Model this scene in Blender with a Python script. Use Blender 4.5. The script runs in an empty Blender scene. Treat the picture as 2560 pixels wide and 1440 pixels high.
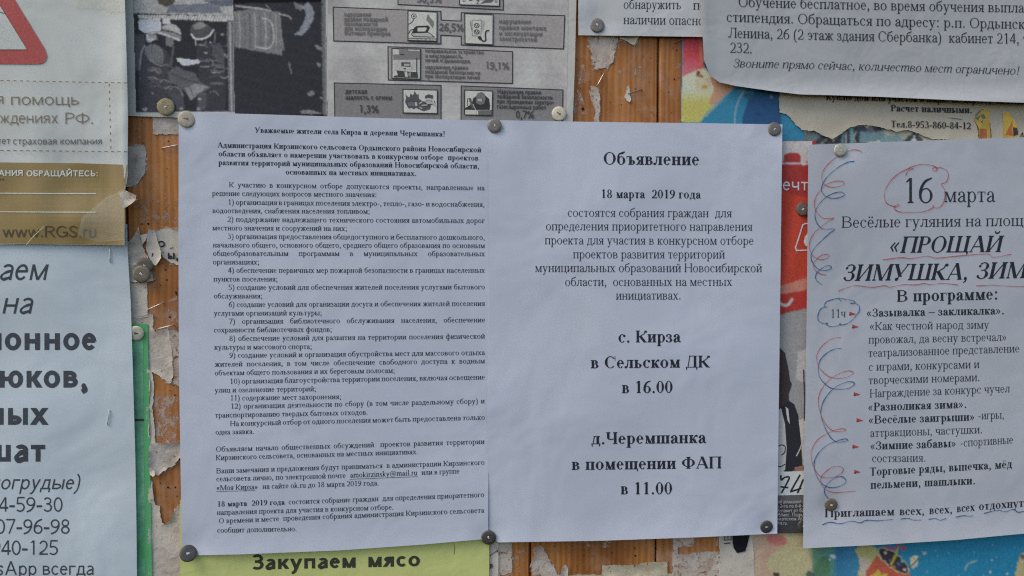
import bpy, math, random
import numpy as np
from mathutils import Matrix, Vector
from mathutils.geometry import delaunay_2d_cdt

scene = bpy.context.scene
COL = scene.collection
R_ = math.radians

# ------------------------------------------------------------------ camera
F_PX = 2200.0                       # focal length in photograph pixels
YAW, PITCH, DIST = R_(7.0), R_(1.8), 0.625
D = np.array([math.sin(YAW)*math.cos(PITCH), math.cos(YAW)*math.cos(PITCH), -math.sin(PITCH)])
TARGET = np.array([0.0, 0.0, 1.5])
CAM = TARGET - D*DIST
RT = np.cross(D, [0, 0, 1.0]); RT /= np.linalg.norm(RT)
UP = np.cross(RT, D)
cd = bpy.data.cameras.new("camera")
cd.sensor_width = 36.0
cd.lens = 36.0*F_PX/2560.0
cd.clip_start = 0.01; cd.clip_end = 100.0
cam = bpy.data.objects.new("camera", cd)
M = Matrix([[RT[0], UP[0], -D[0], CAM[0]], [RT[1], UP[1], -D[1], CAM[1]], [RT[2], UP[2], -D[2], CAM[2]], [0, 0, 0, 1]])
cam.matrix_world = M
COL.objects.link(cam)
scene.camera = cam

# ------------------------------------------------------------------ light
SUN_EL, SUN_AZ = R_(48), R_(248)    # azimuth clockwise from north (+Y)
w = bpy.data.worlds.new("World"); scene.world = w; w.use_nodes = True
nt = w.node_tree
bg = nt.nodes["Background"]
sky = nt.nodes.new("ShaderNodeTexSky"); sky.sky_type = 'NISHITA'; sky.sun_disc = False
sky.sun_elevation = SUN_EL; sky.sun_rotation = SUN_AZ
sky.air_density = 1.0; sky.dust_density = 2.0; sky.ozone_density = 1.5
nt.links.new(sky.outputs[0], bg.inputs[0]); bg.inputs[1].default_value = 0.15
sd = bpy.data.lights.new("sun", 'SUN'); sd.energy = 1.2; sd.angle = R_(30); sd.color = (1.0, 0.96, 0.90)
sun = bpy.data.objects.new("sun", sd); COL.objects.link(sun)
sv = Vector((math.sin(SUN_AZ)*math.cos(SUN_EL), math.cos(SUN_AZ)*math.cos(SUN_EL), math.sin(SUN_EL)))
sun.rotation_euler = sv.to_track_quat('Z', 'Y').to_euler(); sun.location = (0, -2, 4)
scene.view_settings.view_transform = 'Standard'; scene.view_settings.look = 'None'
scene.view_settings.exposure = 0.20; scene.view_settings.gamma = 1.0
scene.render.film_transparent = False
scene.cycles.filter_width = 1.2
scene.cycles.use_denoising = False

# ------------------------------------------------------------------ colour helpers
def lin(v):
    v = v/255.0
    return v/12.92 if v <= 0.04045 else ((v+0.055)/1.055)**2.4
REF = (154, 160, 176)               # white paper as the photograph shows it
def CM(r, g, b):
    """base colour of a surface that the photograph shows as (r, g, b)"""
    return tuple(min(0.88, 0.75*lin(c)/lin(k)) for c, k in zip((r, g, b), REF))
def C(r, g, b):
    """the same from a colour read off an enlarged, contrasty view: saturated tones are muted"""
    k = min(1, 8*(max(r, g, b)-min(r, g, b))/max(r, g, b))
    return CM(*(c*(1-k)+(c*.70+18)*k for c in (r, g, b)))

def new_mat(name):
    m = bpy.data.materials.new(name); m.use_nodes = True
    t = m.node_tree; b = t.nodes["Principled BSDF"]
    return m, t, b
def N(t, kind, **kw):
    n = t.nodes.new(kind)
    for k, v in kw.items(): setattr(n, k, v)
    return n
def noise(t, scale, detail=3, rough=0.5, vec=None, dist=0.0):
    n = N(t, "ShaderNodeTexNoise"); n.inputs["Scale"].default_value = scale
    n.inputs["Detail"].default_value = detail; n.inputs["Roughness"].default_value = rough
    n.inputs["Distortion"].default_value = dist
    if vec is not None: t.links.new(vec, n.inputs["Vector"])
    return n
def geo(t):
    return N(t, "ShaderNodeNewGeometry").outputs["Position"]
def scaled(t, vec, s, rot=(0, 0, 0), loc=(0, 0, 0)):
    m = N(t, "ShaderNodeMapping"); m.inputs["Scale"].default_value = s
    m.inputs["Rotation"].default_value = rot; m.inputs["Location"].default_value = loc
    t.links.new(vec, m.inputs["Vector"]); return m.outputs[0]
def ramp(t, fac, stops, interp='LINEAR'):
    r = N(t, "ShaderNodeValToRGB"); cr = r.color_ramp; cr.interpolation = interp
    while len(cr.elements) < len(stops): cr.elements.new(0.5)
    for e, (p, c) in zip(cr.elements, stops):
        e.position = p; e.color = (*c, 1) if len(c) == 3 else c
    t.links.new(fac, r.inputs[0]); return r.outputs[0]
def mixc(t, fac, a, b, mode='MIX'):
    m = N(t, "ShaderNodeMix", data_type='RGBA', blend_type=mode)
    for i, v in ((0, fac), (6, a), (7, b)):
        if isinstance(v, (int, float)): m.inputs[i].default_value = v
        elif isinstance(v, tuple): m.inputs[i].default_value = (*v[:3], 1)
        else: t.links.new(v, m.inputs[i])
    return m.outputs[2]
def grain(t, pos, amt):
    """fine fibre and dust speckle of printed paper"""
    n1 = noise(t, 900, 2, 0.7, pos); n2 = noise(t, 60, 3, 0.6, pos)
    g1 = ramp(t, n1.outputs[0], [(0.25, (1-amt,)*3), (0.75, (1+amt*0.0,)*3)])
    g2 = ramp(t, n2.outputs[0], [(0.3, (1-amt*0.7, 1-amt*0.55, 1-amt*0.4)), (0.7, (1, 1, 1))])
    n3 = noise(t, 11, 3, 0.6, pos, 0.5)      # faint uneven damp toning
    g3 = ramp(t, n3.outputs[0], [(0.32, (1-amt*.7, 1-amt*.75, 1-amt*1.0)), (0.62, (1, 1, 1))])
    return mixc(t, 1.0, mixc(t, 1.0, g1, g2, 'MULTIPLY'), g3, 'MULTIPLY')
def bump(t, b, h, strength, dist):
    n = N(t, "ShaderNodeBump"); n.inputs["Strength"].default_value = strength; n.inputs["Distance"].default_value = dist
    t.links.new(h, n.inputs["Height"]); t.links.new(n.outputs[0], b.inputs["Normal"])

def paper_mat(name, col, amt=0.08, rough=0.75, wr=0.35, wscale=28):
    m, t, b = new_mat(name); p = geo(t)
    t.links.new(mixc(t, 1.0, col, grain(t, p, amt), 'MULTIPLY'), b.inputs["Base Color"])
    b.inputs["Roughness"].default_value = rough
    b.inputs["Specular IOR Level"].default_value = 0.25
    bump(t, b, noise(t, wscale, 3, 0.55, p, 0.4).outputs[0], wr, 0.004)
    return m
MATS = {}
def ink_mat():
    m, t, b = new_mat("printed_ink"); p = geo(t)
    a = N(t, "ShaderNodeAttribute"); a.attribute_name = "Col"
    n = noise(t, 700, 3, 0.7, p)
    g = ramp(t, n.outputs[0], [(0.3, (0.8, 0.8, 0.8)), (0.7, (1.12, 1.12, 1.12))])
    t.links.new(mixc(t, 1.0, a.outputs["Color"], g, 'MULTIPLY'), b.inputs["Base Color"])
    b.inputs["Roughness"].default_value = 0.6; b.inputs["Specular IOR Level"].default_value = 0.2
    return m
def photo_mat(name, s1=60, s2=260, amt=0.55, stretch=(1, 1, 1)):
    """coarse press print: colour from the printed areas broken up by blotches"""
    m, t, b = new_mat(name); p = geo(t); ps = scaled(t, p, stretch)
    a = N(t, "ShaderNodeAttribute"); a.attribute_name = "Col"
    n1 = noise(t, s1, 6, 0.7, ps, 1.0); n2 = noise(t, s2, 4, 0.75, p, 0.3)
    g1 = ramp(t, n1.outputs[0], [(0.3, (1-amt,)*3), (0.7, (1+amt*0.8,)*3)])
    g2 = ramp(t, n2.outputs[0], [(0.3, (1-amt*.5,)*3), (0.72, (1+amt*0.5,)*3)])
    t.links.new(mixc(t, 1.0, mixc(t, 1.0, a.outputs["Color"], g1, 'MULTIPLY'), g2, 'MULTIPLY'), b.inputs["Base Color"])
    b.inputs["Roughness"].default_value = 0.45; b.inputs["Specular IOR Level"].default_value = 0.35
    return m
def scrap_mat(name, c1, c2, thr=None, wr=0.6):
    """stuck-down remains of paper; thr wears holes through it down to the wood"""
    m, t, b = new_mat(name); p = geo(t)
    n = noise(t, 70, 6, 0.7, p, 0.6)
    base = ramp(t, n.outputs[0], [(0.33, c2), (0.55, c1), (0.8, tuple(min(1, v*1.06) for v in c1))])
    sp = noise(t, 420, 2, 0.6, p)
    spk = ramp(t, sp.outputs[0], [(0.27, (0.45, 0.4, 0.36)), (0.34, (1, 1, 1))])
    t.links.new(mixc(t, 1.0, base, spk, 'MULTIPLY'), b.inputs["Base Color"])
    b.inputs["Roughness"].default_value = 0.85; b.inputs["Specular IOR Level"].default_value = 0.15
    bump(t, b, noise(t, 120, 5, 0.65, p, 0.5).outputs[0], wr, 0.0015)
    if thr is not None:
        nn = noise(t, 150, 6, 0.72, p, 0.5)
        al = ramp(t, nn.outputs[0], [(thr-0.05, (0, 0, 0)), (thr+0.05, (1, 1, 1))])
        t.links.new(al, b.inputs["Alpha"])
    return m

# ------------------------------------------------------------------ geometry helpers
def P(px, H):
    """photograph pixels -> points on the surface y = -H(x, z) of the board"""
    px = np.asarray(px, float).reshape(-1, 2)
    dr = RT[None]*((px[:, :1]-1280)/F_PX) + UP[None]*((720-px[:, 1:2])/F_PX) + D[None]
    h = np.zeros(len(px))
    for _ in range(5):
        s = (-h - CAM[1])/dr[:, 1]
        q = CAM[None] + dr*s[:, None]
        h = H(q[:, 0], q[:, 2])
    return q
def px2w(x, y):
    q = P([(x, y)], lambda a, b: a*0)[0]; return q[0], q[2]
def flat(h): return lambda x, z: np.zeros_like(x)+h
def waves(seed, amp, wl, n=5):
    r = np.random.RandomState(seed)
    ks = [(r.uniform(0, 2*math.pi), 2*math.pi/(wl*r.uniform(0.8, 2.2)), r.uniform(0, 6.28), r.uniform(0.5, 1)) for _ in range(n)]
    def f(x, z):
        o = np.zeros_like(x)
        for a, k, ph, am in ks: o = o + am*np.sin((x*math.cos(a)+z*math.sin(a))*k+ph)
        return o*amp/n
    return f
def bulge(px, py, sx, sz, amp):
    cx, cz = px2w(px, py)
    return lambda x, z: amp*np.exp(-((x-cx)/sx)**2-((z-cz)/sz)**2)
def dimples(*pts, amp=.0014, rad=.011):
    fs = [bulge(x, y, rad, rad, -amp) for x, y in pts]
    return lambda x, z: sum(f(x, z) for f in fs)
def edge_lift(p0, p1, reach, amp):
    """paper rises towards the line p0-p1 (pixels)"""
    (x0, z0), (x1, z1) = px2w(*p0), px2w(*p1)
    L = math.hypot(x1-x0, z1-z0); nx, nz = -(z1-z0)/L, (x1-x0)/L
    def f(x, z):
        d = np.abs((x-x0)*nx+(z-z0)*nz)
        return amp*np.clip(1-d/reach, 0, 1)**2
    return f
def add(*fs): return lambda x, z: sum(f(x, z) for f in fs)

def link(name, verts, faces, mat, parent=None, smooth=False, cols=None, **props):
    verts = np.asarray(verts, float)
    c = verts.mean(0)
    me = bpy.data.meshes.new(name)
    me.from_pydata((verts-c).tolist(), [], faces)
    if cols is not None:
        at = me.color_attributes.new("Col", 'FLOAT_COLOR', 'POINT')
        a = np.ones((len(verts), 4), np.float32); a[:, :3] = cols
        at.data.foreach_set("color", a.ravel())
    me.materials.append(mat)
    if smooth: me.polygons.foreach_set("use_smooth", [True]*len(me.polygons))
    me.update()
    o = bpy.data.objects.new(name, me)
    COL.objects.link(o)
    if parent is not None:
        o.parent = parent
        pw = Vector(parent["_w"])
        o.location = Vector(c)-pw
    else:
        o.location = Vector(c)
    o["_w"] = tuple(float(v) for v in c)
    for k, v in props.items(): o[k] = v
    return o

def add_rim(V, faces, thick):
    """cut edge of the paper as its own faces, so that the sheet keeps its flat shading"""
    cnt = {}
    for f in faces:
        for a, b in zip(f, f[1:]+f[:1]): cnt[(a, b)] = 1
    V = [tuple(v) for v in V]; faces = list(faces)
    for (a, b) in list(cnt):
        if (b, a) not in cnt:
            n = len(V); pa, pb = V[a], V[b]
            V += [pa, pb, (pb[0], pb[1]+thick, pb[2]), (pa[0], pa[1]+thick, pa[2])]
            faces.append((n+1, n, n+3, n+2))
    return V, faces
def resample(pl, n):
    pl = np.asarray(pl, float); d = np.r_[0, np.cumsum(np.hypot(*np.diff(pl, axis=0).T))]
    s = np.linspace(0, d[-1], n)
    return np.c_[np.interp(s, d, pl[:, 0]), np.interp(s, d, pl[:, 1])]
def sheet(name, tl, tr, br, bl, H, mat, top=(), right=(), bottom=(), left=(), step=8, jit=0.0, parent=None, thick=0.00012, **props):
    """a sheet of paper from its four corners and optional extra points along each side"""
    T = [tl, *top, tr]; B = [bl, *bottom, br]; L = [tl, *left, bl]; Rr = [tr, *right, br]
    nu = max(2, int(math.hypot(tr[0]-tl[0], tr[1]-tl[1])/step)+1); nv = max(2, int(math.hypot(bl[0]-tl[0], bl[1]-tl[1])/step)+1)
    T, B, L, Rr = resample(T, nu), resample(B, nu), resample(L, nv), resample(Rr, nv)
    if jit:
        rs = np.random.RandomState(int(tl[0]+tl[1]) % 999)
        for E in (T, B, L, Rr): E[1:-1] += rs.normal(0, jit, E[1:-1].shape)
    u = np.linspace(0, 1, nu)[None, :, None]; v = np.linspace(0, 1, nv)[:, None, None]
    S = (1-v)*T[None]+v*B[None]+(1-u)*L[:, None]+u*Rr[:, None]
    S -= (1-u)*(1-v)*T[0]+u*(1-v)*T[-1]+(1-u)*v*B[0]+u*v*B[-1]
    V = P(S.reshape(-1, 2), H)
    Fc = [(j*nu+i, (j+1)*nu+i, (j+1)*nu+i+1, j*nu+i+1) for j in range(nv-1) for i in range(nu-1)]
    if thick: V, Fc = add_rim(V, Fc, thick)
    return link(name, V, Fc, mat, parent, True, **props)

def inside(pts, poly):
    x, y = pts[:, 0], pts[:, 1]; poly = np.asarray(poly, float); r = np.zeros(len(pts), bool)
    x0, y0 = poly[-1]
    for x1, y1 in poly:
        c = (y1 > y) != (y0 > y)
        with np.errstate(divide='ignore', invalid='ignore'):
            r ^= c & (x < (x0-x1)*(y-y1)/(y0-y1)+x1)
        x0, y0 = x1, y1
    return r
def densify(poly, step, torn=0.0, seed=0):
    rs = np.random.RandomState(seed); out = []
    for a, b in zip(poly, poly[1:]+poly[:1]):
        a = np.array(a, float); b = np.array(b, float); n = max(1, int(np.hypot(*(b-a))/step))
        for k in range(n):
            p = a+(b-a)*k/n
            out.append(tuple(p+(rs.normal(0, torn, 2) if torn and k else 0)))
    return out
def fill(poly, step, holes=()):
    """triangulate a polygon (pixels) with inner points every step"""
    loops = [list(poly)]+[list(h) for h in holes]
    pts = []; edges = []
    for lp in loops:
        s = len(pts); pts += lp; edges += [(s+i, s+(i+1) % len(lp)) for i in range(len(lp))]
    a = np.array(loops[0], float); mn, mx = a.min(0), a.max(0)
    if step and (mx-mn).max() > step*1.5:
        g = np.array([(x, y) for x in np.arange(mn[0]+step/2, mx[0], step) for y in np.arange(mn[1]+step/2, mx[1], step)]).reshape(-1, 2)
        if len(g):
            g = g[inside(g, poly)]
            if len(g):
                d = np.min(np.hypot(g[:, None, 0]-a[None, :, 0], g[:, None, 1]-a[None, :, 1]), axis=1)
                pts += [tuple(q) for q in g[d > step*0.4]]
    vo, _, fo, *_ = delaunay_2d_cdt([Vector((float(p[0]), float(p[1]))) for p in pts], edges, [], 0, 1e-5)
    V = np.array([tuple(v) for v in vo])
    cen = np.array([V[list(f)].mean(0) for f in fo])
    k = inside(cen, poly)
    for h in holes: k &= ~inside(cen, h)
    return V, [tuple(f) for f, q in zip(fo, k) if q]
def facing(V, faces):
    """wind the faces so that they look towards the camera side (-Y)"""
    out = []
    for f in faces:
        a, b, c = V[f[0]], V[f[1]], V[f[2]]
        ny = (b[2]-a[2])*(c[0]-a[0])-(b[0]-a[0])*(c[2]-a[2])
        out.append(tuple(f) if ny < 0 else tuple(reversed(f)))
    return out
def scrap(name, poly, H, mat, torn=1.2, lift=0.0008, seed=1, step=9, holes=(), parent=None, thick=0.0002, **props):
    poly = densify(list(poly), 4.5, torn, seed)
    V2, Fc = fill(poly, step, holes)
    rs = np.random.RandomState(seed+7)
    V = P(V2, H)
    a = np.array(poly, float)
    d = np.min(np.hypot(V2[:, None, 0]-a[None, :, 0], V2[:, None, 1]-a[None, :, 1]), axis=1)
    ph = rs.uniform(0, 6.28, 3)
    lf = 0.5+0.5*np.sin(V2[:, 0]*0.07+ph[0])*np.sin(V2[:, 1]*0.06+ph[1])
    V[:, 1] -= lift*lf*np.clip(1-d/10.0, 0, 1)**2 + 0.00005*np.sin(V2[:, 0]*0.5+ph[2])*np.sin(V2[:, 1]*0.4)
    Fc = facing(V, Fc)
    if thick: V, Fc = add_rim(V, Fc, thick)
    return link(name, V, Fc, mat, parent, True, **props)

# ------------------------------------------------------------------ lettering: a pen-built alphabet
CAP, XH, ASC, DESC = 0.662, 0.455, 0.69, -0.215
ADVL = dict(zip("абвгдежзийклмнопрстуфхцчшщъыьэюя", (.444,.509,.472,.41,.509,.444,.691,.396,.535,.535,.485,.499,.632,.535,.5,.535,.5,.444,.437,.5,.648,.5,.535,.502,.77,.77,.517,.668,.456,.429,.747,.46)))
ADVU = dict(zip("абвгдежзийклмнопрстуфхцчшщъыьэюя", (.722,.578,.667,.578,.682,.611,.896,.5,.722,.722,.667,.678,.889,.722,.722,.722,.556,.667,.611,.708,.79,.722,.722,.65,1.01,1.01,.707,.872,.574,.66,1.03,.667)))
ADVL['ё'] = .444; ADVU['ё'] = .611
ADVX = {' ': .25, '.': .25, ',': .25, ';': .278, ':': .278, '-': .333, '–': .5, '!': .333, '(': .333, ')': .333, '«': .47, '»': .47, '%': .83, '@': .92, '/': .3,
        'i': .278, 'l': .278, 'm': .778, 'n': .5, 'u': .5, 'w': .722, 'z': .444, 's': .389, 'r': .333, 'k': .5, 'R': .667, 'G': .722, 'S': .556, 'W': .94, 'h': .5, 't': .3}
LAT = {'a': 'а', 'c': 'с', 'e': 'е', 'o': 'о', 'p': 'р', 'x': 'х', 'y': 'у', 'A': 'А', 'T': 'Т', 'M': 'М', 'K': 'К'}
# fonts: thick, thin, serif length, slant
FONTS = {'r': (.084, .036, .052, 0), 'rs': (.098, .050, .050, 0), 'b': (.145, .044, .050, 0), 'i': (.070, .032, .040, .22), 'bi': (.140, .042, .050, .26),
         's': (.080, .072, 0, 0), 'si': (.080, .072, 0, .21), 'sb': (.150, .122, 0, 0), 'st': (.060, .056, 0, 0), 'sm': (.12, .10, 0, 0), 'h': (.04, .036, .02, 0)}

class Pen:
    def __init__(s, f):
        s.sw, s.tw, s.sl, s.sh = FONTS[f]; s.f = f; s.polys = []
        s.serif = s.sl > 0
        s.m = .022+(s.sl if s.serif else .045)
    def q(s, *pts): s.polys.append(([pts], [(0, 1, 2, 3)]) if False else (list(pts), [tuple(range(len(pts)))]))
    def strip(s, c, w):
        c = np.asarray(c, float); w = np.broadcast_to(np.asarray(w, float), (len(c),))
        t = np.gradient(c, axis=0); t /= np.maximum(np.hypot(t[:, 0], t[:, 1]), 1e-9)[:, None]
        n = np.c_[-t[:, 1], t[:, 0]]*w[:, None]/2
        a, b = c+n, c-n; k = len(c)
        s.polys.append(([tuple(p) for p in a]+[tuple(p) for p in b], [(i, i+1, k+i+1, k+i) for i in range(k-1)]))
    def rect(s, x0, y0, x1, y1): s.q((x0, y0), (x1, y0), (x1, y1), (x0, y1))
    def stem(s, x, y0, y1, sb=3, st=3, w=None):
        w = (w or s.sw)/2
        s.rect(x-w, y0, x+w, y1)
        if s.serif:
            for y, bits, d in ((y0, sb, 1), (y1, st, -1)):
                if bits:
                    l = x-w-(s.sl if bits & 1 else 0); r = x+w+(s.sl if bits & 2 else 0)
                    s.q((l, y), (r, y), (r, y+d*s.tw*.8), (x+w, y+d*s.tw*1.5), (x-w, y+d*s.tw*1.5), (l, y+d*s.tw*.8))
    def bar(s, x0, x1, y, k=1.0): s.rect(x0, y-s.tw*k/2, x1, y+s.tw*k/2)
    def diag(s, x0, y0, x1, y1, w):
        L = math.hypot(x1-x0, y1-y0); h = w*L/max(abs(y1-y0), 1e-6)/2
        s.q((x0-h, y0), (x0+h, y0), (x1+h, y1), (x1-h, y1))
    def arc(s, x0, y0, x1, y1, a0=0, a1=360, n=None, k=1.0):
        """stroke inside the box x0..x1, y0..y1, angles in degrees counter-clockwise"""
        cx, cy = (x0+x1)/2, (y0+y1)/2; rx, ry = (x1-x0)/2-s.sw*k/2, (y1-y0)/2-s.tw/2
        n = n or max(6, int(abs(a1-a0)/18)+1)
        a = np.radians(np.linspace(a0, a1, n))
        w = s.tw+(s.sw*k-s.tw)*np.abs(np.cos(a))**1.4
        # offset along the ellipse radius keeps joints neat
        ca, sa = np.cos(a), np.sin(a)
        o = np.c_[cx+(rx+w/2)*ca, cy+(ry+s.tw/2)*sa]; i = np.c_[cx+(rx-w/2)*ca, cy+(ry-s.tw/2)*sa]
        m = len(a)
        s.polys.append(([tuple(p) for p in o]+[tuple(p) for p in i], [(j, j+1, m+j+1, m+j) for j in range(m-1)]))
    def curve(s, pts, w, n=4):
        s.strip(spline(pts, n), np.interp(np.linspace(0, 1, (len(pts)-1)*n+1), np.linspace(0, 1, len(w)), w) if hasattr(w, '__len__') else w)
    def dot(s, x, y, r):
        a = np.linspace(0, 2*math.pi, 9)[:-1]
        s.q(*[(x+r*math.cos(t), y+r*math.sin(t)) for t in a])
    def lobe(s, xs, y0, y1, xr, mirror=False):
        if mirror:      # lobe opening to the right (я)
            xc = xs-(xs-xr)*.42
            s.arc(xr, y0, 2*xc-xr, y1, 90, 270); s.bar(xc, xs, y1-s.tw/2); s.bar(xc, xs, y0+s.tw/2)
        else:
            xc = xs+(xr-xs)*.42
            s.arc(2*xc-xr, y0, xr, y1, -90, 90); s.bar(xs, xc, y1-s.tw/2); s.bar(xs, xc, y0+s.tw/2)
def spline(pts, n=5):
    p = np.asarray(pts, float); q = np.vstack([2*p[0]-p[1], p, 2*p[-1]-p[-2]]); out = []
    for i in range(len(p)-1):
        a, b, c, d = q[i:i+4]
        for k in range(n):
            t = k/n
            out.append(0.5*((2*b)+(c-a)*t+(2*a-5*b+4*c-d)*t*t+(3*b-a-3*c+d)*t**3))
    out.append(p[-1]); return np.array(out)

def build_glyph(ch, f):
    if ch in LAT: ch = LAT[ch]
    p = Pen(f); s, t, sl, m = p.sw, p.tw, p.sl, p.m
    low = ch.lower(); up = ch != low
    cyr = low in ADVL
    A = (ADVU if up else ADVL)[low] if cyr else (0.5 if ch.isdigit() else ADVX.get(ch, 0.4))
    if f in ('b', 'bi', 'sb', 'sm'): A += 0.035
    if not p.serif and ch not in ' .,': A += 0.035
    h = CAP if up else XH
    L = m+s/2; Rr = A-m-s/2; n = .035
    ital = f == 'i' and not up
    def tail(x):    # descending tick of ц, щ, д
        if p.serif: p.q((x-t*.2, 0), (x+sl+.02, t), (x+sl+.02, 0), (x+sl+.01, -.12), (x+sl-t*.6, -.12))
        else: p.rect(x, -.13, x+t, t)
    def tick(x, y, d, l=.1):
        if p.serif: p.rect(x-t*.4, min(y, y+d*l), x+t*.4, max(y, y+d*l))
    def ball(x, y): 
        if p.serif: p.dot(x, y, s*.45+.012)
    def hook():     # left leg of л, д, я
        pass
    if ital and low == 'т': A = .72; Rr = A-m-s/2
    if ch == ' ' : return A, p
    if cyr:
        c = low
        if ital and c in 'ипт':
            k = {'и': 0, 'п': 1, 'т': 2}[c]
            if k == 0:
                p.stem(L, .06, h, 0, 1); p.stem(Rr, 0, h, 2, 1); p.curve([(L, .08), (L+.08, .01), (Rr-.1, .06), (Rr, .25)], t*1.2)
            else:
                xs = [L, Rr] if k == 1 else [L, (L+Rr)/2, Rr]
                for x in xs: p.stem(x, 0, h*(.92 if x != L else 1), 0, 1 if x == L else 0)
                for a, b in zip(xs, xs[1:]): p.curve([(a, h*.6), (a+(b-a)*.45, h*.95), (b-s*.2, h-.02), (b, h*.8)], t*1.4)
            return A, p
        if c == 'н': p.stem(L, 0, h); p.stem(Rr, 0, h); p.bar(L, Rr, h*.52)
        elif c == 'п': p.stem(L, 0, h); p.stem(Rr, 0, h); p.bar(L, Rr, h-t/2)
        elif c in 'ий':
            p.stem(L, 0, h); p.stem(Rr, 0, h); p.diag(L+s*.3, t, Rr-s*.3, h-t, t*1.15 if p.serif else s)
            if c == 'й': p.curve([(A/2-.1, h+.19), (A/2-.06, h+.11), (A/2+.06, h+.11), (A/2+.1, h+.19)], [t*1.2, t*1.6, t*1.6, t*1.2])
        elif c == 'ц': p.stem(L, 0, h); p.stem(Rr-.01, 0, h, 1); p.bar(L, Rr, t/2); tail(Rr+s/2-.01)
        elif c in 'шщ':
            M_ = (L+Rr)/2
            for x in (L, M_, Rr): p.stem(x, 0, h)
            p.bar(L, Rr, t/2)
            if c == 'щ': tail(Rr+s/2-.01)
        elif c == 'т':
            p.stem(A/2, 0, h, 3, 0); p.bar(.035, A-.035, h-t/2); tick(.035+t*.4, h, -1, .13); tick(A-.035-t*.4, h, -1, .13)
        elif c == 'г': p.stem(L, 0, h, 3, 1); p.bar(L, A-.03, h-t/2); tick(A-.03-t*.4, h, -1, .14)
        elif c in 'её' and not up or c == 'ё' and not up:
            p.arc(n, -.01, A-n, h+.01, -38, -360); p.bar(n+s*.5, A-n-s*.3, h*.56)
            if c == 'ё': p.dot(A/2-.085, h+.14, .048); p.dot(A/2+.085, h+.14, .048)
        elif c in 'её':
            p.stem(L, 0, h, 1, 1); p.bar(L, A-.05, h-t/2); p.bar(L, A-.12, h*.51); p.bar(L, A-.035, t/2)
            tick(A-.05-t*.4, h, -1, .14); tick(A-.035-t*.4, 0, 1, .15); tick(A-.12-t*.4, h*.51-.06, 1, .12)
        elif c == 'с':
            p.arc(n, -.012, A-n+.03, h+.012, (38 if up else 48) if p.serif else 42, 318, k=1.12 if up else 1.0)
            if p.serif:
                if up: tick(A*.90, h+.012, -1, .25)
                else: p.dot(A-.095, h*.80, s*.42+.015)
        elif c == 'о': p.arc(n, -.012, A-n, h+.012)
        elif c == 'а' and not up:
            R2 = A-.05-s/2-(.02 if p.serif else 0)
            p.stem(R2, .03 if p.serif else 0, h*.72, 0, 0)
            if p.serif: p.curve([(R2+s*.1, .05), (R2+s*.5, .012), (A-.0, .05)], t*1.1)
            p.arc(.05, h*.38, R2+s/2, h+.012, 0, 150, k=.9)
            ball(.07+s*.35, h*.74)
            p.curve([(R2, h*.60), (R2*.62, h*.52), (.10+s*.4, h*.40), (.035+s*.5, h*.24), (.08+s*.4, .035), (.20, .012+t*.2), (R2, .085)], [t, t*1.2, s*.7, s, s*.8, t*1.3, t])
        elif c == 'а':
            ax = A/2-.01
            p.diag(.09, 0, ax, h+.01, t*1.15 if p.serif else s); p.diag(A-.10, 0, ax, h+.01, s*1.02); p.bar(.18, A-.2, h*.34)
            if p.serif: p.rect(.01, 0, .20, t*.8); p.rect(A-.235, 0, A-.01, t*.8)
        elif c == 'в':
            my = h*.53; p.stem(L, 0, h, 1, 1)
            p.lobe(L, my-t*.5, h, A-.055-(.03 if up else .02)); p.lobe(L, 0, my+t*.5, A-.035)
        elif c == 'р' and not up:
            p.stem(L, DESC, h, 3, 1); p.arc(L-s*.45, -.012, A-n, h+.012, -150, 150)
        elif c == 'р': p.stem(L, 0, h, 3, 1); p.lobe(L, h*.46, h, A-.035)
        elif c == 'б' and not up:
            p.arc(n, -.012, A-n, h*1.0)
            p.curve([(n+s*.5, h*.45), (n+s*.55, h*.95), (A*.30, h*1.25), (A*.62, h*1.36), (A-.07, h*1.52)], [s*.9, s*.8, t*1.6, s*.8, t*1.4])
        elif c == 'б': p.stem(L, 0, h, 1, 1); p.bar(L, A-.06, h-t/2); tick(A-.06, h, -1, .14); p.lobe(L, 0, h*.57, A-.035)
        elif c == 'у':
            yb = 0 if up else DESC; mx = A/2+.01; my = h*.22 if up else 0.0
            p.diag(mx, my, .10, h, s); 
            p.diag(mx-(.13 if up else .085)*(1), yb+.05, A-.09, h, t*1.2 if p.serif else s*.95)
            if p.serif:
                p.rect(.01, h-t*.8, .22, h); p.rect(A-.19, h-t*.8, A-.01, h); p.dot(mx-.15, yb+.045, s*.4+.012); p.curve([(mx-.16, yb+.02), (mx-.11, yb+.015), (mx-.075, yb+.09)], t*1.2)
            else: p.curve([(mx-.2, yb+t*.4), (mx-.13, yb+t*.4), (mx-.07, yb+.09)], t)
        elif c == 'ф':
            x = A/2
            if up: p.stem(x, 0, h); p.arc(n, h*.14, A-n, h*.86)
            else: p.stem(x, DESC, ASC, 3, 1); p.arc(n, -.012, x+s*.5, h+.012, 20, 340); p.arc(x-s*.5, -.012, A-n, h+.012, -160, 160)
        elif c == 'х':
            p.diag(A-.10, 0, .10, h, s); p.diag(.09, 0, A-.11, h, t*1.2 if p.serif else s)
            if p.serif:
                for a, b in ((.01, .19), (A-.21, A-.01)): p.rect(a, 0, b, t*.8)
                for a, b in ((.01, .21), (A-.19, A-.01)): p.rect(a, h-t*.8, b, h)
        elif c == 'к':
            p.stem(L, 0, h); mx = L+s*.5+.06
            p.bar(L, mx, h*.5); 
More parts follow.
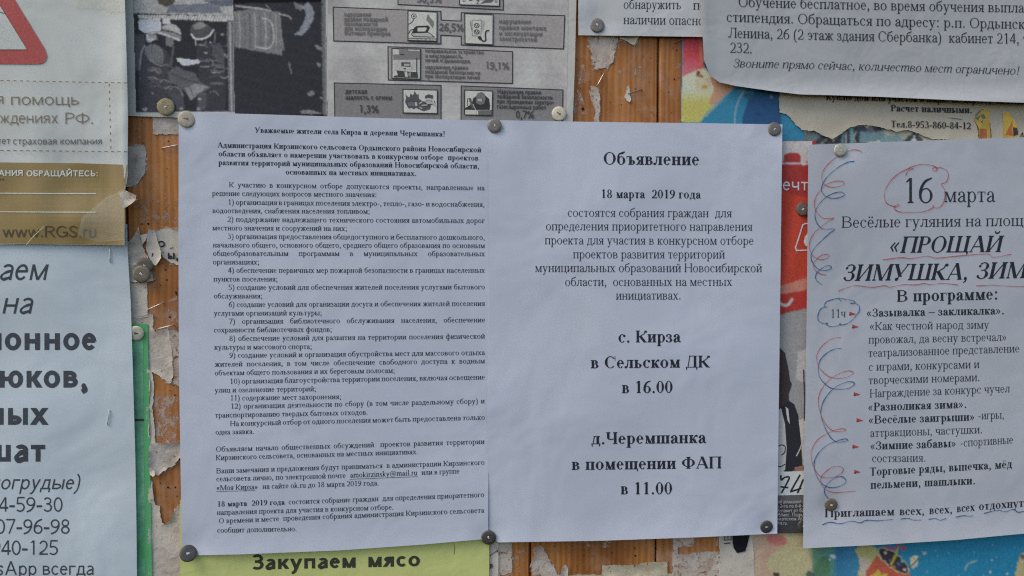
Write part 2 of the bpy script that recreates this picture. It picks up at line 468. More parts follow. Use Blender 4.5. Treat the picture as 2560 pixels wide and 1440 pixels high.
            if p.serif:
                p.curve([(mx-.02, h*.5), (A-.2, h*.72), (A-.13, h*.93), (A-.07, h*.93)], [t, t*1.3, t*1.6, t*1.4]); p.dot(A-.07, h*.9, s*.35+.014)
                p.diag(A-.12, 0, mx, h*.54, s); p.rect(A-.2, 0, A-.005, t*.8)
            else: p.diag(mx-.02, h*.45, A-.1, h, s); p.diag(A-.09, 0, mx, h*.55, s)
        elif c in 'лдм' and c != 'м':
            if c == 'л':
                p.stem(Rr, 0, h); x1 = A*.36
                p.bar(x1-.02, Rr, h-t/2)
                if p.serif:
                    p.curve([(x1, h-t), (x1-.01, h*.55), (x1-.06, h*.12), (x1-.13, .03)], [t*1.2, t*1.3, t*1.6, t*1.2]); p.dot(.06, .05, s*.3+.025)
                    p.rect(x1-.07, h-t*.8, x1, h)
                else: p.curve([(x1, h), (x1-.01, h*.5), (x1-.06, h*.1), (.05, t*.5)], s*.9)
            else:
                R2 = Rr-.02; p.rect(R2-s/2, 0, R2+s/2, h); x1 = A*.34
                p.bar(x1-.05 if p.serif else x1-.02, R2+s/2+(sl if p.serif else 0), h-t/2); p.bar(.02, A-.02, t/2)
                p.diag(A*.2, t*.5, x1+.01, h, t*1.2 if p.serif else s*.9)
                if p.serif: p.q((.012, t), (.012+t*.8, -.13), (.02+t*1.6, -.13), (.10, t)); p.q((A-.012, t), (A-.012-t*.8, -.13), (A-.02-t*1.6, -.13), (A-.10, t))
                else: p.rect(.02, -.13, .02+t, t); p.rect(A-.02-t, -.13, A-.02, t)
        elif c == 'м':
            if p.serif:
                p.stem(L-.012, 0, h, 3, 1, w=t*1.2); p.stem(Rr, 0, h, 3, 2)
                p.diag(A/2-.0, 0, L+s*.05, h, s); p.diag(A/2+.0, 0, Rr-s*.2, h, t*1.2)
            else:
                p.stem(L, 0, h); p.stem(Rr, 0, h); p.diag(A/2, 0, L, h, s*.95); p.diag(A/2, 0, Rr, h, s*.95)
        elif c == 'ж':
            x = A/2; p.stem(x, 0, h)
            for d in (-1, 1):
                p.bar(min(x, x+d*.12), max(x, x+d*.12), h*.5)
                e = x+d*(A/2-.07)
                p.diag(e-d*.04, 0, x+d*(.07+s/3), h*.53, s*.95)
                if p.serif:
                    p.curve([(x+d*.08, h*.5), (x+d*(A/2-.20), h*.72), (e-d*.05, h*.93), (e+d*.0, h*.92)], [t, t*1.3, t*1.6, t*1.4]); p.dot(e, h*.89, s*.3+.014)
                    a, b = sorted((e-d*.1, e+d*.065)); p.rect(a, 0, b, t*.8)
                else: p.diag(x+d*.1, h*.46, e-d*.03, h, s)
        elif c in 'з' or ch == '3':
            pass
        elif c == 'ч':
            p.stem(Rr, 0, h)
            p.stem(L, h*.62, h, 0, 3)
            p.curve([(L, h*.66), (L+.01, h*.48), (L+.09, h*.40), (Rr-.08, h*.42), (Rr, h*.50)], [s, s*.9, t*1.4, t*1.1, t])
        elif c in 'ьы':
            p.stem(L, 0, h, 1, 3); xr = A-.035 if c == 'ь' else A-.035-s-2*sl-(.05 if p.serif else .07)
            p.lobe(L, 0, h*.57, xr)
            if c == 'ы': p.stem(Rr, 0, h)
        elif c == 'ъ':
            x = L+.11; p.stem(x, 0, h, 1, 0); p.bar(.03, x+s/2, h-t/2); tick(.03+t*.4, h, -1, .12); p.lobe(x, 0, h*.57, A-.035)
        elif c == 'э':
            p.arc(n-.03, -.012, A-n, h+.012, 132, -132); p.bar(A*.3, A-n-s*.4, h*.52); 
            if p.serif: p.dot(.09, h*.80, s*.35+.015)
        elif c == 'ю':
            p.stem(L, 0, h); p.bar(L, L+s+.12, h*.52); p.arc(L+s/2+.10, -.012, A-n, h+.012)
        elif c == 'я':
            p.stem(Rr, 0, h, 3, 2); p.lobe(Rr, h*.46, h, .04, True)
            if p.serif:
                p.curve([(Rr-s*.4, h*.5), (A*.42, h*.42), (A*.33, h*.16), (.08, .03)], [t, s*.7, s*.8, t*1.4]); p.rect(.01, 0, .12, t*.8)
            else: p.diag(.07, 0, A*.45, h*.5, s)
        if c == 'з':
            my = h*.53
            p.arc(.0, my-t*.5, A-.06, h+.012, 145, -90, k=.95); p.arc(-.02, -.012, A-.03, my+t*.5, 90, -140)
            if p.serif: p.dot(.075, h*.78, s*.3+.014); p.dot(.065, h*.17, s*.3+.014)
            p.bar(A*.28, A*.5, my)
        return A, p
    if ch.isdigit():
        h = .676; m5 = A/2
        d = ch
        if d == '0': p.arc(.03, -.014, A-.03, h)
        elif d == '1':
            p.stem(m5+.02, 0, h, 3 if p.serif else 0, 0)
            p.diag(m5-.11, h*.83, m5+.02, h, t*1.3 if p.serif else s*.8)
        elif d == '2':
            p.arc(.04, h*.36, A-.05, h, 165, -28)
            p.curve([(A-.09-s*.3, h*.54), (A*.62, h*.36), (.07, t*.8)], [s*.9, s*.7, t*1.4]); p.bar(.04, A-.04, max(t, s*.5)/2, max(1, s*.5/t))
            tick(A-.045, 0, 1, .14)
        elif d == '3':
            my = h*.54
            p.arc(.03, my-t*.5, A-.09, h, 155, -90, k=.95); p.arc(.0, -.014, A-.05, my+t*.5, 90, -150); p.bar(A*.34, A*.52, my)
        elif d == '4':
            x = A-.14-s*.2; p.rect(x-s/2, 0, x+s/2, h); p.bar(.02, A-.02, h*.27, 1.3); p.diag(.045, h*.27, x-s*.1, h, t*1.5 if p.serif else s*.85)
        elif d == '5':
            p.bar(.12, A-.06, h-s*.25, max(1, s*.5/t)); p.diag(.085, h*.52, .13, h, t*1.5 if p.serif else s*.85)
            p.arc(-.02, -.014, A-.045, h*.63, 128, -140)
        elif d == '6':
            p.arc(.035, -.014, A-.03, h*.60); p.curve([(.035+s*.5, h*.28), (.05+s*.5, h*.52), (A*.45, h*.84), (A-.05, h*.99)], [s, s, min(t*2.2, s), t])
        elif d == '7':
            p.bar(.03, A-.03, h-s*.28, max(1, s*.56/t)); tick(.035, h, -1, .15); p.diag(A*.34, 0, A-.06, h-t*.5, s*.85)
        elif d == '8': p.arc(.07, h*.48, A-.07, h, k=.85); p.arc(.04, -.014, A-.04, h*.53)
        elif d == '9':
            p.arc(.03, h*.38, A-.035, h); p.curve([(A-.035-s*.5, h*.70), (A-.05-s*.5, h*.46), (A*.55, h*.14), (.05, -.01)], [s, s, min(t*2.2, s), t])
        return A, p
    if ch == '.': p.dot(A/2, .05, .035+s*.25)
    elif ch in ',;': p.dot(A/2, .05, .035+s*.25); p.curve([(A/2+.03, .05), (A/2+.03, -.05), (A/2-.05, -.12)], [s*.6, t*1.6, t])
    elif ch == ':': p.dot(A/2, .05, .035+s*.25)
    elif ch == '!': p.dot(A/2, .045, .035+s*.2); p.q((A/2-t*.6, .17), (A/2+t*.6, .17), (A/2+s*.6, CAP), (A/2-s*.6, CAP))
    elif ch == '-': p.rect(.04, .2, A-.04, .2+max(t*1.4, s*.6))
    elif ch == '–': p.rect(.0, .22, A, .22+t*1.3)
    elif ch == '(' : p.curve([(A-.05, ASC), (A-.19, .5), (A-.22, .24), (A-.19, -.02), (A-.05, -.2)], [t, s*.8, s, s*.8, t])
    elif ch == ')' : p.curve([(.05, ASC), (.19, .5), (.22, .24), (.19, -.02), (.05, -.2)], [t, s*.8, s, s*.8, t])
    elif ch in '«»':
        for k in (0, .17):
            x0, x1 = (.06+k, .20+k) if ch == '»' else (.20+k, .06+k)
            p.strip([(x0, .42), (x1, .235), (x0, .05)], [t*1.3, t*2.2, t*1.3])
    elif ch == '%':
        p.arc(.03, h*.8, .36, 1.02*CAP, k=.7); p.arc(A-.36, -.01, A-.03, .36, k=.7); p.diag(.2, 0, A-.2, CAP, t*1.1)
    elif ch == '/': p.diag(.02, 0, A-.02, CAP, t*1.2)
    elif ch == '@':
        p.arc(.04, -.14, A-.04, .67, 300, -10, k=.7); p.arc(.27, .1, .62, .47, k=.9); p.curve([(.62, .46), (.60, .14), (.7, .09), (.82, .2)], t*1.3)
    elif ch in 'il':
        p.stem(A/2, 0, XH if ch == 'i' else ASC, 3, 1)
        if ch == 'i': p.dot(A/2, XH+.14, .05)
    elif ch in 'nmrhu':
        if ch == 'u':
            p.stem(L, .08, XH, 0, 1); p.stem(Rr, 0, XH, 2, 1); p.curve([(L, .10), (L+.05, .02), (Rr-.12, .02), (Rr, .10)], [s, t*1.5, t*1.2, t])
        else:
            p.stem(L, 0, ASC if ch == 'h' else XH, 3, 1)
            xs = {'n': [L, Rr], 'h': [L, Rr], 'm': [L, A/2, Rr], 'r': [L]}[ch]
            for a, b in zip(xs, xs[1:]):
                p.curve([(a, h*.72), (a+(b-a)*.5, XH-.01), (b-.02, XH*.93), (b, XH*.7)], [t, t*1.6, s*.8, s]); p.stem(b, 0, XH*.72, 3, 0)
            if ch == 'r': p.curve([(L, XH*.65), (L+.09, XH*.93), (A-.02, XH*.93)], [t, t*1.3, s*.7])
    elif ch in 'wW':
        h = XH if ch == 'w' else CAP
        xs = [.06, A*.29, A/2, A*.71, A-.06]; ys = [h, 0, h, 0, h]
        for i in range(4):
            w_ = (s if i % 2 == 0 else t*1.2) if p.serif else s*.95
            p.diag(xs[i], ys[i], xs[i+1], ys[i+1], w_) if ys[i] < ys[i+1] else p.diag(xs[i+1], ys[i+1], xs[i], ys[i], w_)
    elif ch == 'z': p.bar(.03, A-.03, XH-t/2); p.bar(.03, A-.03, t/2); p.diag(.08, t, A-.08, XH-t, s)
    elif ch in 'sS':
        h = XH if ch == 's' else CAP
        p.curve([(A-.07, h*.82), (A*.55, h-t*.3), (.09+s*.3, h*.82), (.12+s*.3, h*.60), (A*.5, h*.48), (A-.09-s*.3, h*.34), (A-.1-s*.3, h*.14), (A*.45, t*.3), (.05, h*.2)],
                [t, t*1.2, s*.9, s, s, s, s*.9, t*1.2, t])
    elif ch == 'k': p.stem(L, 0, ASC, 3, 1); p.diag(L+s*.3, XH*.4, A-.1, XH, t*1.3); p.diag(A-.09, 0, L+s*.9, XH*.55, s)
    elif ch == 'R': p.stem(L, 0, CAP, 3, 1); p.lobe(L, CAP*.45, CAP, A-.08); p.diag(A-.07, 0, A*.5, CAP*.47, s)
    elif ch == 'G': p.arc(n, -.012, A-n+.02, CAP+.012, 45, 330); p.rect(A-.08-s/2, .06, A-.08+s/2, CAP*.44); p.bar(A*.55, A-.08+s/2, CAP*.44)
    elif ch == 't': p.stem(A/2, 0, XH*1.3, 2, 0); p.bar(.0, A, XH-t/2)
    if ch in ':;': p.dot(A/2, XH-.05, .035+s*.25)
    return A, p

GCACHE = {}
def glyph(ch, f):
    k = (ch, f)
    if k not in GCACHE:
        A, p = build_glyph(ch, f)
        polys = [(np.array(v, float), fc) for v, fc in p.polys]
        if f[0] == 's':
            for v, _ in polys: v[:, 1] *= 1.13
        if p.sh:
            for v, _ in polys: v[:, 0] += v[:, 1]*p.sh
        GCACHE[k] = (A, polys)
    return GCACHE[k]

class Print:
    """flat ink on one sheet, gathered into a single mesh; everything is given in photograph pixels"""
    def __init__(s, H, mat=None, base=0.00009):
        s.H = H; s.V = []; s.L = []; s.F = []; s.Cc = []; s.n = 0; s.mat = mat; s.base = base; s.layer = 0
    def add(s, v, faces, col, layer):
        v = np.asarray(v, float)
        s.V.append(v); s.L.append(np.full(len(v), layer)); s.Cc.append(np.tile(np.array(col, float), (len(v), 1)))
        s.F += [tuple(i+s.n for i in f) for f in faces]; s.n += len(v)
    def poly(s, pts, col, step=24):
        s.layer += 1
        v, f = fill(densify(list(pts), step) if step else list(pts), step); s.add(v, f, col, s.layer); return s
    def grad(s, pts, fcol, step=7):
        s.layer += 1
        v, f = fill(densify(list(pts), step), step)
        s.V.append(v); s.L.append(np.full(len(v), s.layer)); s.Cc.append(np.array([fcol(x, y) for x, y in v]))
        s.F += [tuple(i+s.n for i in q) for q in f]; s.n += len(v); return s
    def line(s, pts, w, col, closed=False, smooth=0, step=20, var=False):
        s.layer += 1
        pts = [tuple(p) for p in pts]
        if closed: pts = pts+[pts[0]]
        if smooth: c = spline(pts, smooth); segs = [c]
        else: segs = [resample([a, b], max(2, int(math.hypot(b[0]-a[0], b[1]-a[1])/step)+1)) for a, b in zip(pts, pts[1:])]
        for c in segs:
            t = np.gradient(c, axis=0); t /= np.maximum(np.hypot(t[:, 0], t[:, 1]), 1e-9)[:, None]
            if not smooth: c = c.copy(); c[0] -= t[0]*w/2; c[-1] += t[-1]*w/2
            ww = w*(.8+.28*np.sin(np.arange(len(c))*.31+c[0][0])+.14*np.sin(np.arange(len(c))*1.3))[:, None] if var else w
            n = np.c_[-t[:, 1], t[:, 0]]*ww/2; k = len(c)
            s.add(np.vstack([c+n, c-n]), [(i, i+1, k+i+1, k+i) for i in range(k-1)], col, s.layer); s.layer += .25
        s.layer = math.ceil(s.layer); return s
    def ell(s, cx, cy, rx, ry, col, rot=0, n=20):
        a = np.linspace(0, 2*math.pi, n+1)[:-1]; r = R_(rot)
        return s.poly([(cx+rx*math.cos(t)*math.cos(r)-ry*math.sin(t)*math.sin(r), cy+rx*math.cos(t)*math.sin(r)+ry*math.sin(t)*math.cos(r)) for t in a], col, 0)
    def text(s, txt, p0, p1, em, font='r', col=(.02, .02, .025), just=False, up=(0, -1), sag=0.0):
        if p0 is None:      # right-aligned at natural width
            p0 = (p1[0]-sum(glyph(c, font)[0] for c in txt)*em, p1[1])
        p0 = np.array(p0, float); p1 = np.array(p1, float); W = np.hypot(*(p1-p0)); d = (p1-p0)/W
        gs = [glyph(c, font) for c in txt]
        nat = sum(g[0] for g in gs)*em; ns = txt.count(' ')
        hs = 1.0; extra = 0.0
        if just and ns:
            extra = (W-nat)/ns
            if extra < -0.09*em: hs = W/nat; extra = 0
        else: hs = W/nat
        upv = np.array(up, float); x = 0.0
        lay = s.layer+1
        for c, (A, polys) in zip(txt, gs):
            for k, (v, fc) in enumerate(polys):
                xx = x+v[:, 0]*em*hs
                q = p0+np.outer(xx, d)+np.outer(v[:, 1]*em, upv)
                if sag: q[:, 1] += sag*4*(xx/W)*(1-xx/W)
                s.add(q, fc, col, lay+(k % 12)*0.12)
            x += A*em*hs+(extra if c == ' ' else 0)
        s.layer = lay+1.5
        return s
    def build(s, name, parent, **props):
        V2 = np.vstack(s.V); V = P(V2, s.H)
        V[:, 1] -= s.base+np.concatenate(s.L)*0.000012
        return link(name, V, facing(V, s.F), s.mat or MATS['ink'], parent, False, np.vstack(s.Cc), **props)

def fnoise(x, y, seed, wl, octaves=3):
    rs = np.random.RandomState(seed); o = 0; a = 1.0
    for k in range(octaves):
        for _ in range(4):
            t = rs.uniform(0, 6.28); f = 2*math.pi/(wl*rs.uniform(.7, 1.4)); o = o+a*np.sin((x*math.cos(t)+y*math.sin(t))*f+rs.uniform(0, 6.28))
        wl *= .5; a *= .6
    return o/5.0
class Picture:
    """a printed photograph or painting: tones laid over one another on a fine grid, with ragged soft outlines"""
    def __init__(s, H, bounds, step=2.5, warp=2.2, wwl=14, tone=.12, seed=1, base=.0001, mat=None):
        b = np.array(bounds, float); s.H, s.base, s.mat, s.tone, s.seed = H, base, mat, tone, seed
        x = np.arange(b[:, 0].min(), b[:, 0].max()+step, step); y = np.arange(b[:, 1].min(), b[:, 1].max()+step, step)
        X, Y = np.meshgrid(x, y); s.shape = X.shape; s.G = np.c_[X.ravel(), Y.ravel()]
        s.W = s.G+np.c_[fnoise(s.G[:, 0], s.G[:, 1], seed, wwl), fnoise(s.G[:, 0], s.G[:, 1], seed+5, wwl)]*warp
        s.col = np.zeros((len(s.G), 3)); s.bounds = bounds
    def _put(s, m, col, k=1.0):
        c = np.array([col(*p) for p in s.G[m]]) if callable(col) else np.array(col)
        if m.any(): s.col[m] = s.col[m]*(1-k)+c*k
        return s
    def poly(s, pts, col, step=0, k=1.0): return s._put(inside(s.W, list(pts)), col, k)
    def grad(s, pts, f, step=0): return s._put(inside(s.W, list(pts)), f)
    def ell(s, cx, cy, rx, ry, col, rot=0, n=0, k=1.0):
        t = R_(rot); dx, dy = s.W[:, 0]-cx, s.W[:, 1]-cy
        u, v = dx*math.cos(t)+dy*math.sin(t), -dx*math.sin(t)+dy*math.cos(t)
        return s._put((u/rx)**2+(v/ry)**2 < 1, col, k)
    def line(s, pts, w, col, closed=False, smooth=0):
        pts = list(pts)+([pts[0]] if closed else [])
        c = spline(pts, smooth) if smooth else np.array(pts, float)
        d = np.full(len(s.G), 1e9); q = s.G*.6+s.W*.4
        for a, b in zip(c, c[1:]):
            ab = b-a; t = np.clip(((q-a)@ab)/max(ab@ab, 1e-9), 0, 1); d = np.minimum(d, np.hypot(*(q-a-t[:, None]*ab).T))
        w = max(w, 1.6); k = np.clip((w/2+.9-d)/1.4, 0, 1)[:, None]
        s.col = s.col*(1-k)+np.array(col)*k; return s
    def build(s, name, parent, soften=1, gain=1.0, **props):
        C_ = gain*s.col.reshape(*s.shape, 3)
        if gain != 1: C_ = C_*(C_.mean(2, keepdims=True)/.13)**.32
        for _ in range(soften):
            p = np.pad(C_, ((1, 1), (1, 1), (0, 0)), mode='edge')
            C_ = .4*C_+.15*(p[:-2, 1:-1]+p[2:, 1:-1]+p[1:-1, :-2]+p[1:-1, 2:])
        g = s.G; n = fnoise(g[:, 0], g[:, 1], s.seed+9, 26)*.6+fnoise(g[:, 0], g[:, 1], s.seed+3, 8)*.6+np.random.RandomState(s.seed).normal(0, .35, len(g))
        c = np.clip(C_.reshape(-1, 3)*(1+s.tone*n)[:, None], 0.004, .85)
        h, w = s.shape; i = np.arange(h*w).reshape(h, w)
        F = np.c_[i[:-1, :-1].ravel(), i[1:, :-1].ravel(), i[1:, 1:].ravel(), i[:-1, 1:].ravel()]
        F = F[inside(g[F].mean(1), s.bounds)]
        u, inv = np.unique(F, return_inverse=True); F = inv.reshape(F.shape)
        V = P(g[u], s.H); V[:, 1] -= s.base
        return link(name, V, [tuple(int(k) for k in f) for f in F], s.mat or MATS['ink'], parent, False, c[u], **props)

MATS['ink'] = ink_mat()
MATS['photo'] = photo_mat("press_photo_print")
MATS['collage'] = photo_mat("colour_offset_print", 40, 200, 0.35)
BLACK = (.034, .037, .047)
GREYTXT = (.045, .046, .055)

def Z(ox, oy, s):
    return lambda *pts: [(ox+x/s, oy+y/s) for x, y in pts]

# ------------------------------------------------------------------ the board of planks
def wood_mat():
    m, t, b = new_mat("varnished_pine"); p = geo(t)
    oi = N(t, "ShaderNodeObjectInfo")
    off = N(t, "ShaderNodeVectorMath", operation='SCALE'); off.inputs[0].default_value = (3.1, 0, 7.7)
    t.links.new(oi.outputs["Random"], off.inputs["Scale"])
    ad = N(t, "ShaderNodeVectorMath", operation='ADD'); t.links.new(p, ad.inputs[0]); t.links.new(off.outputs[0], ad.inputs[1])
    pv = ad.outputs[0]
    ps = scaled(t, pv, (1.0, 1.0, 0.09))
    wv = N(t, "ShaderNodeTexWave", wave_type='BANDS', bands_direction='X'); wv.inputs["Scale"].default_value = 75
    wv.inputs["Distortion"].default_value = 9.0; wv.inputs["Detail"].default_value = 3; wv.inputs["Detail Scale"].default_value = 0.7
    t.links.new(ps, wv.inputs["Vector"])
    fine = noise(t, 420, 4, 0.7, scaled(t, pv, (1, 1, 0.03)))
    big = noise(t, 18, 3, 0.6, scaled(t, pv, (1, 1, 0.35)), 0.6)
    c1 = ramp(t, wv.outputs[0], [(0.0, CM(129, 85, 47)), (0.5, CM(137, 93, 54)), (1.0, CM(143, 101, 61))])
    c2 = ramp(t, fine.outputs[0], [(0.3, (0.80, 0.76, 0.72)), (0.62, (1.06, 1.05, 1.02))])
    c3 = ramp(t, big.outputs[0], [(0.36, (0.64, 0.56, 0.52)), (0.6, (1.06, 1.05, 1.0))])
    c = mixc(t, 1.0, mixc(t, 0.8, c1, c2, 'MULTIPLY'), c3, 'MULTIPLY')
    # specks and pin pricks
    sp = noise(t, 210, 1, 0.4, pv); spk = ramp(t, sp.outputs[0], [(0.22, (0.25, 0.16, 0.1)), (0.27, (1, 1, 1))])
    c = mixc(t, 1.0, c, spk, 'MULTIPLY')
    # pale film left by old paste
    g1 = noise(t, 26, 6, 0.7, p, 0.8); g2 = noise(t, 160, 4, 0.7, p)
    gm = ramp(t, g1.outputs[0], [(0.49, (0, 0, 0)), (0.64, (0.75, 0.75, 0.75))])
    gg = ramp(t, g2.outputs[0], [(0.3, (0.3, 0.3, 0.3)), (0.7, (1, 1, 1))])
    c = mixc(t, mixc(t, 1.0, gm, gg, 'MULTIPLY'), c, CM(140, 116, 104))
    t.links.new(c, b.inputs["Base Color"]); b.inputs["Roughness"].default_value = 0.5
    b.inputs["Specular IOR Level"].default_value = 0.3
    bump(t, b, fine.outputs[0], 0.3, 0.0006)
    return m
MATS['wood'] = wood_mat()
dk, dt, db = new_mat("dark_board_core"); db.inputs["Base Color"].default_value = (.03, .018, .01, 1); db.inputs["Roughness"].default_value = .9

def box(x0, x1, y0, y1, z0, z1, bev=0.0):
    b = bev
    V = []
    # front face is at y0 (towards the camera), chamfered
    for (xa, xb, za, zb, y) in ((x0, x1, z0, z1, y1), (x0, x1, z0, z1, y0+b), (x0+b, x1-b, z0+b, z1-b, y0)):
        V += [(xa, y, za), (xb, y, za), (xb, y, zb), (xa, y, zb)]
    Fc = [(0, 3, 2, 1)]
    for k in (0, 4):
        for i in range(4):
            j = (i+1) % 4; Fc.append((k+i, k+j, k+4+j, k+4+i))
    Fc.append((8, 9, 10, 11))
    return np.array(V), [tuple(reversed(f)) for f in Fc] if False else Fc

board = bpy.data.objects.new("notice_board", None); COL.objects.link(board)
board.location = (0.05, 0.01, 1.05); board["_w"] = (0.05, 0.01, 1.05)
board["label"] = "wooden notice board of varnished orange-brown planks with paste stains behind the papers"
board["category"] = "notice board"
seams = [-560, -250, 10, 318, 690, 1010, 1326.5, 1643.5, 1968, 2290, 2600, 2900, 3150]
for a, b_ in zip(seams, seams[1:]):
    xa = px2w(a, 720)[0]; xb = px2w(b_, 720)[0]
    V, Fc = box(xa+.0006, xb-.0006, 0.0, 0.02, 1.02, 1.98, 0.0012)
    link("plank", V, Fc, MATS['wood'], board)
V, Fc = box(px2w(-560, 720)[0], px2w(3150, 720)[0], 0.021, 0.035, 1.02, 1.98, 0.001)
link("backing", V, Fc, dk, board)

# pin pricks and splinters left in the wood and old paper: uncountable small marks
prick = Print(flat(0.0), MATS['ink'], 0.00006)
rs = random.Random(4)
spots = [(1689, 92, 3.5), (1683, 120, 2), (1692, 126, 2), (1540, 115, 2.5), (1672, 230, 2), (1686, 198, 2.5), (1626, 145, 2), (1553, 262, 2), (421, 353, 2.5), (417, 700, 3),
         (424, 793, 3), (440, 730, 3), (437, 987, 3), (435, 963, 2.5), (420, 1218, 3.5), (401, 1208, 2), (438, 1218, 2.5), (442, 1240, 2), (388, 827, 3), (435, 1350, 2), (1530, 1382, 2.5), (1588, 1389, 2.5),
         (1587, 1370, 2), (1460, 1388, 2), (441, 735, 3), (1700, 1360, 3), (1722, 1362, 3), (1640, 1372, 2), (371, 560, 3), (355, 560, 3), (1457, 272, 4)]
for x, y, r in spots:
    n = 7
    prick.poly([(x+r*rs.uniform(.5, 1.1)*math.cos(k*6.283/n), y+r*rs.uniform(.5, 1.2)*math.sin(k*6.283/n)) for k in range(n)], (.035, .02, .014), 0)
rp = random.Random(12)
for bx0, bx1, by0, by1, n in ((385, 446, 340, 800, 26), (1440, 1705, 95, 300, 30), (1285, 1680, 1360, 1440, 26), (385, 450, 940, 1290, 18)):
    for _ in range(n):
        x, y, q_ = rp.uniform(bx0, bx1), rp.uniform(by0, by1), rp.uniform(.7, 1.7)
        prick.poly([(x-q_*.6, y-q_), (x+q_*.5, y-q_*.8), (x+q_*.7, y+q_), (x-q_*.4, y+q_*1.2)], (.04, .022, .014), 0)
prick.build("pin_prick", board, kind="stuff")

# pale rubbed patches of paste on the wood, ragged and see-through
paste = scrap_mat("dried_paste", CM(144, 130, 126), CM(132, 108, 94), 0.50, 0.3)
paste2 = scrap_mat("thin_dried_paste", CM(138, 116, 104), CM(128, 98, 78), 0.54, 0.2)
for i, (mt, pl) in enumerate([
    (paste, [(1454, 160), (1462, 162), (1465, 195), (1464, 208), (1450, 212), (1446, 195)]),
    (paste2, [(1560, 165), (1580, 160), (1612, 172), (1620, 195), (1600, 205), (1565, 190), (1530, 176)]),
    (paste2, [(1678, 152), (1700, 158), (1706, 185), (1690, 178)]),
    (paste, [(1440, 228), (1450, 226), (1462, 260), (1468, 285), (1450, 296), (1436, 285), (1435, 255)]),
    (paste2, [(340, 500), (380, 495), (412, 510), (422, 555), (400, 568), (350, 545), (335, 530)]),
    (paste2, [(412, 480), (444, 500), (446, 560), (418, 552)]),
    (paste2, [(425, 730), (446, 722), (446, 822), (424, 820), (420, 770)]),
    (paste, [(383, 985), (405, 992), (446, 985), (446, 1020), (440, 1106), (385, 1106)]),
    (paste2, [(1410, 1352), (1545, 1350), (1520, 1368), (1440, 1368)]),
    (paste2, [(1290, 1370), (1315, 1360), (1318, 1395), (1300, 1435), (1282, 1430)]),
    (paste, [(1785, 1343), (1797, 1343), (1797, 1362), (1790, 1365)]),
]):
    scrap("paste_patch", pl, flat(0.00012), mt, 2.0, 0.0, i+30, 10, parent=board, thick=0)

# ------------------------------------------------------------------ torn remains of old notices
white_scrap = scrap_mat("old_white_paper", CM(158, 154, 152), CM(132, 126, 122))
grey_scrap = scrap_mat("greyed_paper", CM(147, 144, 145), CM(122, 114, 110))
worn_scrap = scrap_mat("worn_through_paper", CM(150, 145, 144), CM(130, 114, 108), 0.40)
cream_scrap = scrap_mat("cream_paper", CM(150, 146, 134), CM(130, 122, 108))
pale_scrap = scrap_mat("clean_pale_paper", CM(158, 155, 154), CM(146, 142, 140), None, 0.2)
def S(pl, mat, label, lift=.0008, h=.0003, seed=1, torn=1.0, holes=(), name="torn_paper_scrap", **k):
    o = scrap(name, pl, flat(h), mat, torn, lift, seed, 9, holes, label=label, category="paper scrap", group="torn paper remains on the planks", **k)
    if torn >= .8:
        c = np.array(pl, float); m = c.mean(0); d = c-m; d *= 1+(4.5/np.maximum(np.hypot(d[:, 0], d[:, 1]), 8))[:, None]
        scrap("torn_fringe", [tuple(p) for p in m+d], flat(max(.00013, h-.00022)), paste, 2.2, 0, seed+60, 9, parent=o, thick=0)
    return o
S([(382, 285), (450, 285), (450, 336), (408, 336), (383, 336)], grey_scrap, "square crumpled off-white scrap just below the dark photograph poster", .0003, .0004, 3, .5)
S([(300, 367), (358, 366), (364, 372), (364, 432), (352, 448), (345, 460), (330, 466), (300, 470)], grey_scrap, "grey rounded paper strip beside the gold band of the insurance poster", .0006, .0004, 4, 1.0)
big = S([(384, 580), (410, 572), (430, 574), (460, 571), (460, 664), (428, 658), (408, 642), (396, 615)], pale_scrap, "ragged white scrap with printed ring and a few cut-off letters", .0012, .0005, 5, 1.0)
pr = Print(flat(.0005), base=0.0005)
a = np.linspace(0, 2*math.pi, 17)
pr.line([(404+7*math.cos(t), 610+6.5*math.sin(t)) for t in a], 3.6, GREYTXT, smooth=1)
pr.text("ы,", (418, 647), (447, 648), 30, 'sb', GREYTXT); pr.line([(426, 622), (432, 619)], 2, GREYTXT)
pr.build("printed_mark", big)
S([(300, 612), (324, 604), (336, 590), (348, 570), (350, 568), (352, 590), (357, 612), (362, 630), (372, 645), (378, 660), (350, 662), (300, 664)], white_scrap, "folded white paper shreds hanging above the two overlapping tacks", .003, .0006, 6, .6)
S([(351, 588), (372, 583), (366, 600), (357, 612)], pale_scrap, "tiny folded white paper triangle between the shreds and the drop-shaped scrap", .002, .0012, 7, .4)
S([(372, 573), (388, 576), (393, 598), (404, 628), (405, 645), (391, 664), (385, 661), (372, 640), (366, 618), (370, 592)], pale_scrap, "drop-shaped white scrap with one slit near its tip", .0025, .0014, 8, .3,
  holes=[[(380, 632), (384, 634), (383, 642), (379, 641)]])
S([(300, 658), (376, 664), (385, 702), (372, 704), (350, 706), (300, 704)], white_scrap, "white crumpled scrap pinned under the two overlapping tacks", .002, .0010, 9, .8)
S([(300, 704), (368, 704), (369, 792), (345, 795), (300, 795)], pale_scrap, "smooth pale rectangle of paper below the two overlapping tacks", .0003, .0006, 10, .4)
S([(300, 795), (345, 791), (372, 785), (383, 786), (384, 802), (382, 820), (389, 829), (421, 820), (424, 836), (431, 890), (434, 935), (428, 957), (418, 957), (400, 940), (381, 929), (376, 940), (374, 1110), (360, 1110), (300, 1110)],
  white_scrap, "long ragged white paper remnant with pin pricks right of the green sheet", .0012, .0004, 11, .9)
S([(423, 824), (446, 830), (460, 832), (460, 968), (436, 960), (431, 900)], worn_scrap, "worn pinkish paper strip along the edge of the long text notice", .0004, .0005, 12, 1.0)
